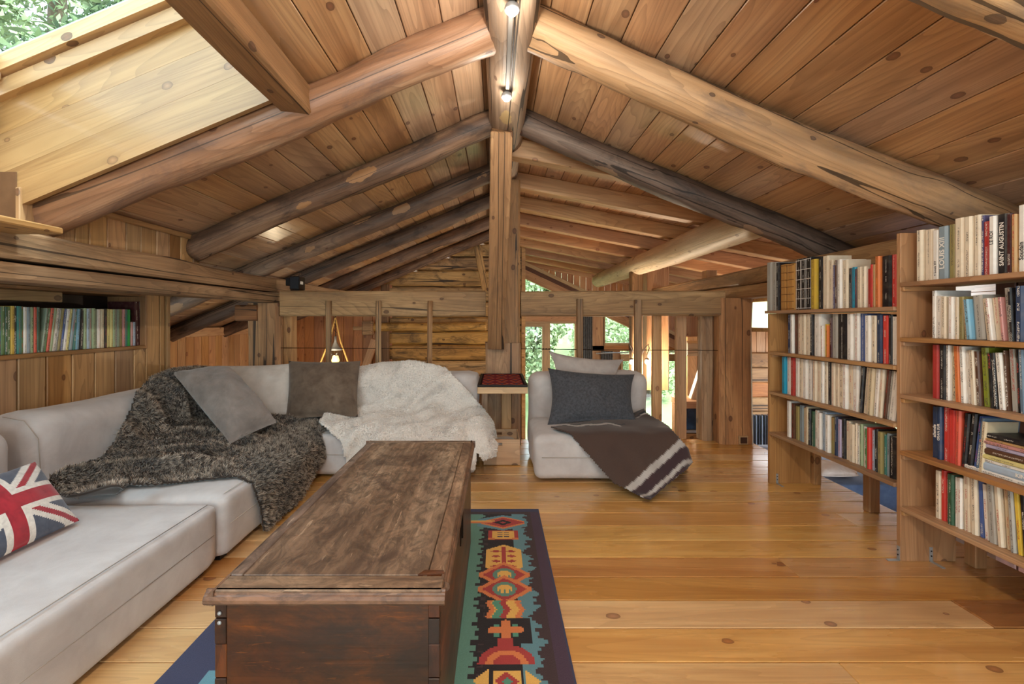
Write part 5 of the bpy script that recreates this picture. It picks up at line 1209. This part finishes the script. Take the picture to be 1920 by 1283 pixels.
# ------------------------------------------------------------------ bookcases
NZ = [1.442, 1.16, .868, .576, .287]; FZ = [1.32, 1.01, .708, .397]; TH = .022
nbk = thing('bookcase', 'near pine bookcase at the right edge of the photo', 'bookcase', (2.23, 1.7, 0), 0, 'pine bookcases')
abox('side_panel', (2.087, 2.372, 0), (2.375, 2.397, 1.70), 2, shelfw, nbk, .002); abox('side_panel', (2.087, .85, 0), (2.375, .875, 1.70), 2, shelfw, nbk, .002)
for z in NZ:
    abox('shelf', (2.080, .876, z - TH), (2.36, 2.371, z), 1, shelfw, nbk, .002)
    abox('cleat', (2.087, 2.352, z - TH - .022), (2.30, 2.371, z - TH - .0005), 0, shelfw, nbk, .002)
abox('support_block', (2.40, 2.30, 0), (2.46, 2.36, .264), 2, shelfw, nbk, .004); abox('back_batten', (2.36, .9, 1.30), (2.375, 2.37, 1.36), 1, shelfw, nbk, .002)
def lbracket(parent, p, dx, dy, up=.075, n=2):
    """galvanised angle: strap standing on the panel and foot on the boards; (dx,dy) = foot direction"""
    m = MB(); x, y = p
    if dy: m.box((x, min(y, y + .003 * dy), .001), (x + .016, max(y, y + .003 * dy), up)).box((x, min(y, y + dy * .07), .0005), (x + .016, max(y, y + dy * .07), .0045))
    else: m.box((min(x, x + .003 * dx), y, .001), (max(x, x + .003 * dx), y + .016, up)).box((min(x, x + dx * .06), y, .0005), (max(x, x + dx * .06), y + .016, .0045))
    o = m.build('angle_bracket', steel, parent, I4)
    for zz in (.03, .055):
        c = (x + .008, y + .0035 * dy, zz) if dy else (x + .0035 * dx, y + .008, zz)
        MB().box((c[0] - .003, c[1] - .003, c[2] - .003), (c[0] + .003, c[1] + .003, c[2] + .003), 0, .001).build('screw', darkiron, o, I4)
lbracket(nbk, (2.235, 2.372), 0, -1); lbracket(nbk, (2.087, 2.376), -1, 0)
fbk = thing('bookcase', 'far pine bookcase beside the right railing post', 'bookcase', (2.23, 2.95, 0), 0, 'pine bookcases')
abox('side_panel', (2.082, 3.503, 0), (2.395, 3.528, 1.297), 2, shelfw, fbk, .002)
for z in FZ:
    abox('shelf', (2.075, 2.399, z - TH), (2.37, 3.56 if z == FZ[0] else 3.502, z), 1, shelfw, fbk, .002)
    if z != FZ[0]: abox('cleat', (2.09, 3.482, z - TH - .022), (2.30, 3.502, z - TH - .0005), 0, shelfw, fbk, .002)
abox('support_block', (2.40, 3.47, 0), (2.455, 3.53, .375), 2, shelfw, fbk, .004); abox('support_block', (2.405, 2.96, 0), (2.475, 3.02, .375), 2, shelfw, fbk, .006); abox('back_batten', (2.37, 2.4, .18 + 1.0), (2.385, 3.5, 1.26), 1, shelfw, fbk, .002)
lbracket(fbk, (2.13, 3.503), 0, -1)
# ------------------------------------------------------------------ books
CN = dict(cream=(222, 208, 186), white=(232, 228, 222), grey=(170, 168, 162), bluegrey=(136, 152, 162), olive=(150, 138, 88), violet=(84, 82, 126), red=(172, 52, 48), black=(32, 30, 34), maroon=(70, 30, 32), tan=(186, 148, 100), navy=(44, 60, 92), skyblue=(126, 178, 206), yellow=(222, 190, 70), green=(84, 120, 70), darkgreen=(50, 86, 64), orange=(214, 120, 62), brown=(88, 58, 42), beige=(206, 190, 160), gilt=(186, 136, 74), mustard=(196, 162, 60), blue=(70, 96, 160), cyan=(40, 150, 186), scarlet=(206, 62, 56), lime=(134, 146, 44), steelblue=(96, 118, 140), lilac=(178, 170, 200), teal=(60, 126, 120), paleblue=(170, 190, 212), rose=(196, 140, 136), palegreen=(158, 176, 140), coral=(216, 92, 70), brightgreen=(40, 160, 80), greygreen=(140, 152, 132), paleyellow=(214, 204, 138))
SAY = dict(bluegrey='blue-grey', skyblue='sky-blue', darkgreen='dark green', gilt='gilt leather-brown', lime='olive-green', steelblue='steel-blue', paleblue='pale blue', palegreen='pale green', brightgreen='bright green', greygreen='grey-green', paleyellow='pale yellow')
ONES = 'first second third fourth fifth sixth seventh eighth ninth tenth eleventh twelfth thirteenth fourteenth fifteenth sixteenth seventeenth eighteenth nineteenth'.split()
def ordw(n):
    if n <= 19: return ONES[n - 1]
    t, u = divmod(n, 10); T_ = {2: 'twent', 3: 'thirt', 4: 'fort', 5: 'fift'}[t]
    return T_ + 'ieth' if u == 0 else T_ + 'y-' + ONES[u - 1]
def book_meshes(d, wdt, h, hard):
    tc_ = .0025 if hard else .0012; w2 = wdt / 2; b = min(.004, wdt * .2)
    prof = [(d, -w2), (b, -w2), (-.0006 if not hard else -.003, -w2 * .55), (-.0006 if not hard else -.003, w2 * .55), (b, w2), (d, w2), (d, w2 - tc_), (b + .002, w2 - tc_), (b + .002, -w2 + tc_), (d, -w2 + tc_)]
    c = MB().prism(prof, 2, 0, h)
    e = .003 if hard else .0008
    p = MB().box((b + .0021, -w2 + tc_ + .0001, e), (d - e, w2 - tc_ - .0001, h - e))
    return c, p
def spine_text(parent, body, mat, size, h, wdt, z0, M):
    cu = bpy.data.curves.new('title', 'FONT'); cu.body = body; cu.size = size; cu.resolution_u = 2; cu.extrude = .0002; cu.offset = .0006 if size > .02 else .0003; cu.align_y = 'CENTER'
    tmp = bpy.data.objects.new('title', cu); COL.objects.link(tmp)
    dg = bpy.context.evaluated_depsgraph_get(); me = bpy.data.meshes.new_from_object(tmp.evaluated_get(dg)); bpy.data.objects.remove(tmp)
    xs = [v.co.x for v in me.vertices]; L = max(xs) - min(xs)
    k = min(1.0, (h * .86 - z0) / max(L, 1e-6))
    me.transform(Matrix.Scale(k, 4) if k < 1 else Matrix.Identity(4)); me.materials.clear(); me.materials.append(mat)
    o = bpy.data.objects.new('title', me)
    put(o, M @ frame((-.0034, 0, z0), (0, 0, 1), (0, 1, 0), (-1, 0, 0)), parent); return o
def book(kind, col, label, pos, face, wdt, h, d, lean, group, title=None, hard=False):
    """pos: foot of the spine centre; face -1: spine looks towards -x, +1: towards +x ; lean: angle, top towards +y"""
    R = Matrix.Identity(4) if face < 0 else Matrix.Rotation(math.pi, 4, 'Z')
    M = Matrix.Translation(Vector(pos) + Vector((0, 0, abs(math.sin(lean)) * wdt / 2))) @ Matrix.Rotation(-lean, 4, 'X') @ R
    c, p = book_meshes(d, wdt, h, hard)
    o = c.build(kind, bookplain if title else bookm, None, M); o.color = (*lin(CN[col])[:3], 1)
    p.build('pages', pagem, o, M); tag(o, label, 'book', group); LASTBOOK[0] = o.name
    if title: spine_text(o, title[0], title[1], min(wdt * .82, title[2]), h, wdt, title[3] if len(title) > 3 else .025, M)
    return o
rb = random.Random(11)
LASTBOOK = ['']
def spine_bars(o, wdt, h, mat, rows, cols, t):
    """printed bands across and along a spine"""
    m = MB()
    for i in range(rows):
        z = h * (.03 + .94 * i / (rows - 1)); m.box((-.0036, -wdt * .48, z - t), (-.0028, wdt * .48, z + t))
    for c in cols: m.box((-.0036, wdt * c - t * .8, h * .02), (-.0028, wdt * c + t * .8, h * .98))
    m.build('printed_bands', mat, o, WM[o.name])
def shelf_right(entries, scale, ox, oy, Xf, z, ceil_z, shelf_words, group, ymin, dep=(.13, .17), deco=None):
    """entries: (xl, xr, ytop, colour[, lean deg[, title]]) in crop pixels"""
    prevD = None
    for k, e in enumerate(entries):
        xl, xr, yt, col = e[:4]; lean = math.radians(e[4]) if len(e) > 4 and e[4] else 0.0; title = e[5] if len(e) > 5 else None
        pl, pr_ = ox + xl / scale, ox + xr / scale
        Dl, Dr = Xf * F / (pl - VX), Xf * F / (pr_ - VX)
        if prevD is not None: Dl = min(Dl, prevD)
        wd = max(.006, Dl - Dr - .0012); top = CH + (VY - (oy + yt / scale)) * Dl / F
        h = min(top - z, ceil_z - z - .010 - wd * abs(math.sin(lean))); h = max(h, .10); h /= max(.9, math.cos(lean)); h = min(h, (ceil_z - z - .008 - wd * abs(math.sin(lean))) / math.cos(lean))
        wc = wd / math.cos(lean) if False else wd * math.cos(lean)
        cname = SAY.get(col, col); hard = h > .22
        lab = f'{cname} {"hardback" if hard else "paperback"} book, {ordw(k + 1)} from the left on the {shelf_words}'
        if title: lab = f'{cname} book titled {title[0]} on the {shelf_words}'
        book('hardback_book' if hard else 'paperback_book', col, lab, (Xf + rb.uniform(-.004, .012), (Dl + Dr) / 2, z + .0006), -1, wc, h, rb.uniform(*dep), lean, group, title, hard)
        prevD = Dr
        if deco and k in deco: spine_bars(bpy.data.objects[LASTBOOK[0]], wc, h, *deco[k])
S3, S4, S5 = 4.584, 4.936, 3.773
T = lambda s, m, sz=.05, z0=.025: (s, m, sz, z0)
shelf_right([(212, 268, 245, 'cream'), (268, 352, 243, 'cream'), (352, 408, 245, 'white', 0, T('+ Louis XV', inkk, .016, .02)), (408, 490, 215, 'bluegrey', 0, T('LOUIS XIII', inkw, .034, .05)), (490, 550, 195, 'olive'), (550, 635, 145, 'cream'), (635, 700, 130, 'cream'), (700, 760, 115, 'cream'), (760, 785, 115, 'violet'), (785, 845, 170, 'red'), (845, 905, 125, 'white', 0, T('LE ROI', inkk, .020, .13)), (905, 1000, 110, 'black', 0, T('SAINT AUGUSTIN', inkw, .030, .035)), (1000, 1045, 100, 'maroon'), (1045, 1088, 105, 'tan'), (1088, 1160, 30, 'white', 0, T('Soudain', inkk, .03, .05)), (1165, 1230, 60, 'cream'), (1230, 1300, 60, 'navy'), (1300, 1400, 40, 'white')], S3, 1670, 380, 2.125, NZ[0], 1.80, 'top shelf of the near bookcase', 'books on the near bookcase', .9)
shelf_right([(335, 372, 760, 'white'), (372, 425, 805, 'white'), (425, 470, 810, 'cream'), (488, 532, 815, 'white'), (535, 566, 815, 'cream'), (566, 606, 812, 'olive'), (612, 652, 840, 'beige', 4), (654, 702, 835, 'skyblue', 5), (704, 790, 800, 'grey', 4), (798, 850, 828, 'cream', 6), (852, 884, 826, 'white', 6), (886, 950, 822, 'cream', 6), (954, 985, 815, 'rose', 5), (988, 1030, 735, 'grey', 4), (1030, 1068, 735, 'black', 3), (1070, 1146, 720, 'navy'), (1148, 1220, 720, 'cream'), (1222, 1300, 760, 'red'), (1304, 1400, 740, 'white')], S3, 1670, 380, 2.135, NZ[1], NZ[0] - TH, 'second shelf of the near bookcase', 'books on the near bookcase', .9)
shelf_right([(385, 450, 25, 'red'), (450, 515, 28, 'black'), (515, 545, 35, 'white'), (545, 594, 40, 'beige'), (594, 648, 35, 'orange', 2), (650, 696, 38, 'white', 2), (700, 750, 90, 'white', 3), (752, 798, 85, 'cream', 3), (802, 840, 95, 'brown', 3), (842, 912, 60, 'lime', 3), (918, 962, 115, 'black', 3), (964, 998, 110, 'black', 3), (1000, 1066, 110, 'white', 4), (1070, 1092, 90, 'brown', 3), (1096, 1166, 70, 'grey', 3), (1170, 1200, 75, 'black', 2), (1202, 1250, 80, 'steelblue', 2), (1252, 1310, 90, 'white'), (1312, 1380, 100, 'cream')], S4, 1670, 640, 2.135, NZ[2], NZ[1] - TH, 'third shelf of the near bookcase', 'books on the near bookcase', .9)
shelf_right([(370, 425, 600, 'navy', 0, T('allende', inkw, .022, .10)), (430, 470, 605, 'navy', 0, T('GRAN SUR', inkw, .02, .09)), (470, 530, 610, 'scarlet'), (530, 598, 630, 'scarlet'), (600, 648, 640, 'coral', -1), (652, 700, 660, 'black', -4), (704, 752, 660, 'black', -5), (756, 786, 685, 'blue', -6), (790, 816, 700, 'steelblue', -6), (818, 862, 735, 'beige', -4)], S4, 1670, 640, 2.135, NZ[3], NZ[2] - TH, 'fourth shelf of the near bookcase', 'books on the near bookcase', .9)
shelf_right([(345, 386, 80, 'cream'), (386, 420, 80, 'scarlet'), (422, 444, 105, 'grey'), (444, 488, 105, 'darkgreen'), (490, 514, 130, 'white'), (516, 541, 135, 'white'), (545, 600, 120, 'cream', 1), (602, 648, 140, 'cream', 1), (650, 690, 160, 'blue', 2), (694, 730, 185, 'white', 3), (734, 796, 180, 'grey', 3), (802, 842, 200, 'cream', 4), (846, 890, 210, 'beige', 3), (892, 928, 225, 'grey', 3), (932, 972, 240, 'yellow', 4), (976, 1010, 260, 'black', 3), (1012, 1060, 260, 'cream'), (1064, 1120, 280, 'red')], S5, 1660, 860, 2.135, NZ[4], NZ[3] - TH, 'bottom shelf of the near bookcase', 'books on the near bookcase', .9)
# books lying flat in a pile on the fourth shelf
zf = NZ[3] + .0006
flatcols = [('white', .017, .0, None), ('paleblue', .034, .030, ('KIN', inkw, .022)), ('white', .014, .022, None), ('paleyellow', .020, .026, None), ('brown', .028, .022, None), ('lilac', .017, .022, None), ('rose', .014, .020, None), ('tan', .010, .020, None), ('black', .022, .012, None)]
ys_ = Vector((2.14, 0, 0))
names = ['bottom', 'second', 'third', 'fourth', 'fifth', 'sixth', 'seventh', 'eighth', 'topmost']
for k, (col, th_, dy, ti) in enumerate(flatcols):
    L_ = .235 - .004 * k; wd = .15
    y1_ = 2.045 - dy - (.07 if col == 'black' and k else 0) * 0
    if k == 0: y1_ = 2.09; L_ = .27
    M = Matrix.Translation((2.13 + .003 * (k % 3), y1_, zf + th_ / 2)) @ Matrix.Rotation(math.pi / 2, 4, 'X')
    c, p = book_meshes(wd, th_, L_, False)
    o = c.build('paperback_book', bookplain if ti else bookm, None, M); o.color = (*lin(CN[col])[:3], 1); p.build('pages', pagem, o, M)
    tag(o, f'{SAY.get(col, col)} book lying flat, {names[k]} of the pile on the fourth near shelf', 'book', 'books on the near bookcase')
    if ti: 
        t_ = spine_text(o, ti[0], ti[1], ti[2], L_, th_, .13, M)
    zf += th_ + .0006
S1, S2 = 4.933, 4.423; giltm = plain('gilt_band', (116, 72, 36), .5)
F1 = [(175, 225, 265, 'grey'), (225, 270, 265, 'grey'), (270, 296, 265, 'black'), (298, 360, 285, 'gilt'), (360, 440, 280, 'gilt'), (445, 495, 235, 'black'), (495, 540, 225, 'black'), (540, 594, 215, 'black'), (595, 645, 235, 'mustard'), (645, 690, 225, 'black'), (690, 750, 205, 'cream'), (750, 790, 240, 'cream'), (790, 820, 285, 'violet'), (820, 842, 240, 'brown'), (842, 880, 235, 'white'), (880, 932, 240, 'cream'), (935, 965, 315, 'black'), (965, 1003, 305, 'cyan'), (1003, 1018, 320, 'maroon'), (1018, 1065, 305, 'cream'), (1065, 1102, 300, 'cream'), (1105, 1140, 320, 'red'), (1140, 1165, 280, 'scarlet'), (1165, 1188, 280, 'tan'), (1188, 1232, 205, 'orange'), (1232, 1325, 205, 'black'), (1325, 1372, 190, 'scarlet')]
shelf_right(F1, S1, 1400, 440, 2.115, FZ[0], 1.74, 'top shelf of the far bookcase', 'books on the far bookcase', 2.4, deco={5: (inkw, 6, (-.4, .4), .0016), 6: (inkw, 6, (-.4, .4), .0016), 7: (inkw, 6, (-.4, .4), .0016), 3: (giltm, 7, (), .002), 4: (giltm, 7, (), .002)})
F2 = [(372, 405, 735, 'navy'), (405, 432, 735, 'white'), (432, 465, 735, 'brown'), (465, 500, 737, 'cream'), (500, 545, 738, 'cream'), (545, 585, 738, 'cream'), (585, 612, 740, 'black'), (612, 678, 735, 'white'), (680, 704, 845, 'white'), (705, 738, 830, 'yellow'), (739, 753, 840, 'orange'), (753, 778, 770, 'maroon'), (778, 836, 735, 'grey'), (838, 930, 735, 'black'), (930, 984, 735, 'white'), (985, 1035, 727, 'white'), (1036, 1092, 735, 'blue'), (1092, 1145, 750, 'white'), (1145, 1189, 750, 'cream'), (1190, 1240, 740, 'navy'), (1240, 1298, 750, 'scarlet'), (1298, 1338, 745, 'black'), (1339, 1388, 760, 'white')]
shelf_right(F2, S1, 1400, 440, 2.115, FZ[1], FZ[0] - TH, 'second shelf of the far bookcase', 'books on the far bookcase', 2.4)
F3 = [(295, 325, -100, 'cyan'), (325, 362, -95, 'white'), (362, 394, -90, 'red'), (395, 430, -88, 'white'), (430, 460, -88, 'cream'), (460, 498, -88, 'white'), (498, 529, -88, 'white'), (530, 545, -86, 'blue'), (545, 580, -84, 'cream'), (580, 610, -84, 'cream'), (610, 635, -82, 'white'), (635, 660, -80, 'cream'), (660, 690, -75, 'black'), (692, 725, -70, 'cream'), (725, 760, -68, 'cream'), (760, 795, -66, 'cream'), (795, 830, -62, 'white'), (830, 868, -60, 'cream'), (870, 922, -30, 'white'), (926, 948, -30, 'black', -5), (952, 992, -25, 'cream', -5), (996, 1040, -20, 'beige', -4), (1042, 1080, -18, 'white', -4), (1082, 1112, -15, 'cream', -4), (1114, 1146, -10, 'brown', -6), (1148, 1168, -8, 'grey', -7), (1170, 1225, 5, 'white', -7)]
shelf_right(F3, S2, 1400, 690, 2.115, FZ[2], FZ[1] - TH, 'third shelf of the far bookcase', 'books on the far bookcase', 2.4)
bd = [335, 365, 394, 424, 460, 490, 510, 530, 555, 585, 615, 650, 685, 720, 750, 780, 810, 845, 890, 910, 930, 955, 978, 1000, 1028, 1055, 1085, 1125, 1150, 1180, 1240]
cl = 'white brown olive bluegrey beige beige black darkgreen white white paleblue white olive navy lilac black cream cream cream white palegreen white green scarlet paleblue black olive teal bluegrey black white'.split()
F4 = [(bd[i], bd[i + 1] - 1, 270 + 275 * ((bd[i] - 335) / 845) + ((i * 37) % 5) * 6, cl[i]) for i in range(len(bd) - 1)]
shelf_right(F4, S2, 1400, 690, 2.125, FZ[3], FZ[2] - TH, 'bottom shelf of the far bookcase', 'books on the far bookcase', 2.4)
# ------------------------------------------------------------------ recessed shelf of comic albums in the left wall
ns = thing('recessed_shelf', 'shelf recess in the left board wall filled with comic albums', 'shelf', (WX - .1, 2.0, 1.02))
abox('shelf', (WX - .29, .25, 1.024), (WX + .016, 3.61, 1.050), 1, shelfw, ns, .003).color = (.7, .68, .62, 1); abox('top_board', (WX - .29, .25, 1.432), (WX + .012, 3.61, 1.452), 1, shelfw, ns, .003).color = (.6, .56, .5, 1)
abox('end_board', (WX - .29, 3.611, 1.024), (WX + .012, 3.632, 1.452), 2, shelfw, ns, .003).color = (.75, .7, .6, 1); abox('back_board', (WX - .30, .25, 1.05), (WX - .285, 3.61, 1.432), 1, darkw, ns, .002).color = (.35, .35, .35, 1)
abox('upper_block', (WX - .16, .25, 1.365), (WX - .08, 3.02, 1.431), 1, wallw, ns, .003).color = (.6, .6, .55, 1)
SL = 6.857; XL = -2.805
ledges = [(0, 20, 'blue', 170), (20, 75, 'green', 170), (75, 105, 'darkgreen', 172), (105, 145, 'green', 172), (145, 198, 'mustard', 165), (200, 224, 'black', 165), (226, 285, 'teal', 168), (285, 310, 'green', 170), (310, 355, 'white', 178), (355, 400, 'bluegrey', 180), (400, 448, 'palegreen', 180), (450, 485, 'coral', 180), (486, 524, 'darkgreen', 180), (540, 574, 'greygreen', 190), (576, 599, 'green', 190), (601, 640, 'coral', 190), (642, 680, 'palegreen', 190), (682, 720, 'white', 192), (722, 745, 'grey', 192), (747, 785, 'olive', 195), (787, 820, 'blue', 200), (822, 858, 'white', 200), (860, 895, 'paleyellow', 200), (897, 935, 'bluegrey', 202), (950, 985, 'teal', 205), (987, 1030, 'skyblue', 205), (1032, 1085, 'black', 205), (1087, 1125, 'palegreen', 195), (1125, 1160, 'paleblue', 200), (1160, 1195, 'grey', 195), (1195, 1235, 'palegreen', 195), (1235, 1265, 'greygreen', 205), (1265, 1310, 'white', 208), (1310, 1345, 'beige', 205), (1345, 1385, 'black', 200), (1385, 1425, 'paleyellow', 205), (1425, 1460, 'paleyellow', 207), (1460, 1490, 'palegreen', 208), (1490, 1520, 'grey', 208), (1520, 1550, 'greygreen', 208), (1550, 1585, 'olive', 208), (1585, 1620, 'rose', 208), (1620, 1650, 'teal', 208), (1650, 1690, 'brightgreen', 212), (1690, 1715, 'rose', 370), (1715, 1750, 'paleblue', 370), (1765, 1800, 'maroon', 110), (1802, 1850, 'maroon', 110)]
for k, (a, b, col, yt) in enumerate(ledges):
    D0, D1 = -XL * F / (VX - a / SL), -XL * F / (VX - b / SL)
    wd = D1 - D0 - .001; lean = math.radians(7) if 535 < a < 940 else (math.radians(3) if 940 < a < 1080 else (-math.radians(3) if a > 1760 else 0))
    h = CH + (VY - (550 + yt / SL)) * D0 / F - 1.05; h = min(h, .36)
    book('comic_album', col, f'{SAY.get(col, col)} comic album, {ordw(k + 1)} from the left in the recessed wall shelf', (XL - rb.uniform(0, .008), (D0 + D1) / 2, 1.0506), 1, wd * math.cos(lean), h, .21, lean, 'comic albums in the recessed shelf', None, False)
# ------------------------------------------------------------------ lower room glimpsed under the far bookcase
bdm = thing('day_bed', 'blue covered day bed seen below the far bookcase', 'bed', (3.6, 5.1, -.80))
rbox('mattress', (2.95, 4.45, -.62), (4.4, 5.9, -.335), .05, bedblue, bdm, n=10, amp=.006, seed=21, M=I4); MB().box((2.98, 4.50, -.80), (4.38, 5.86, -.60)).build('base', bedblue, bdm, I4)
o = pillow('pillow', [P(1536, 862, 4.75), P(1600, 880, 4.78), P(1612, 893, 4.55), P(1536, 893, 4.5)], .07, pilwhite, None, 20, .008, 31); tag(o, 'rumpled white pillow on the blue day bed', 'pillow')
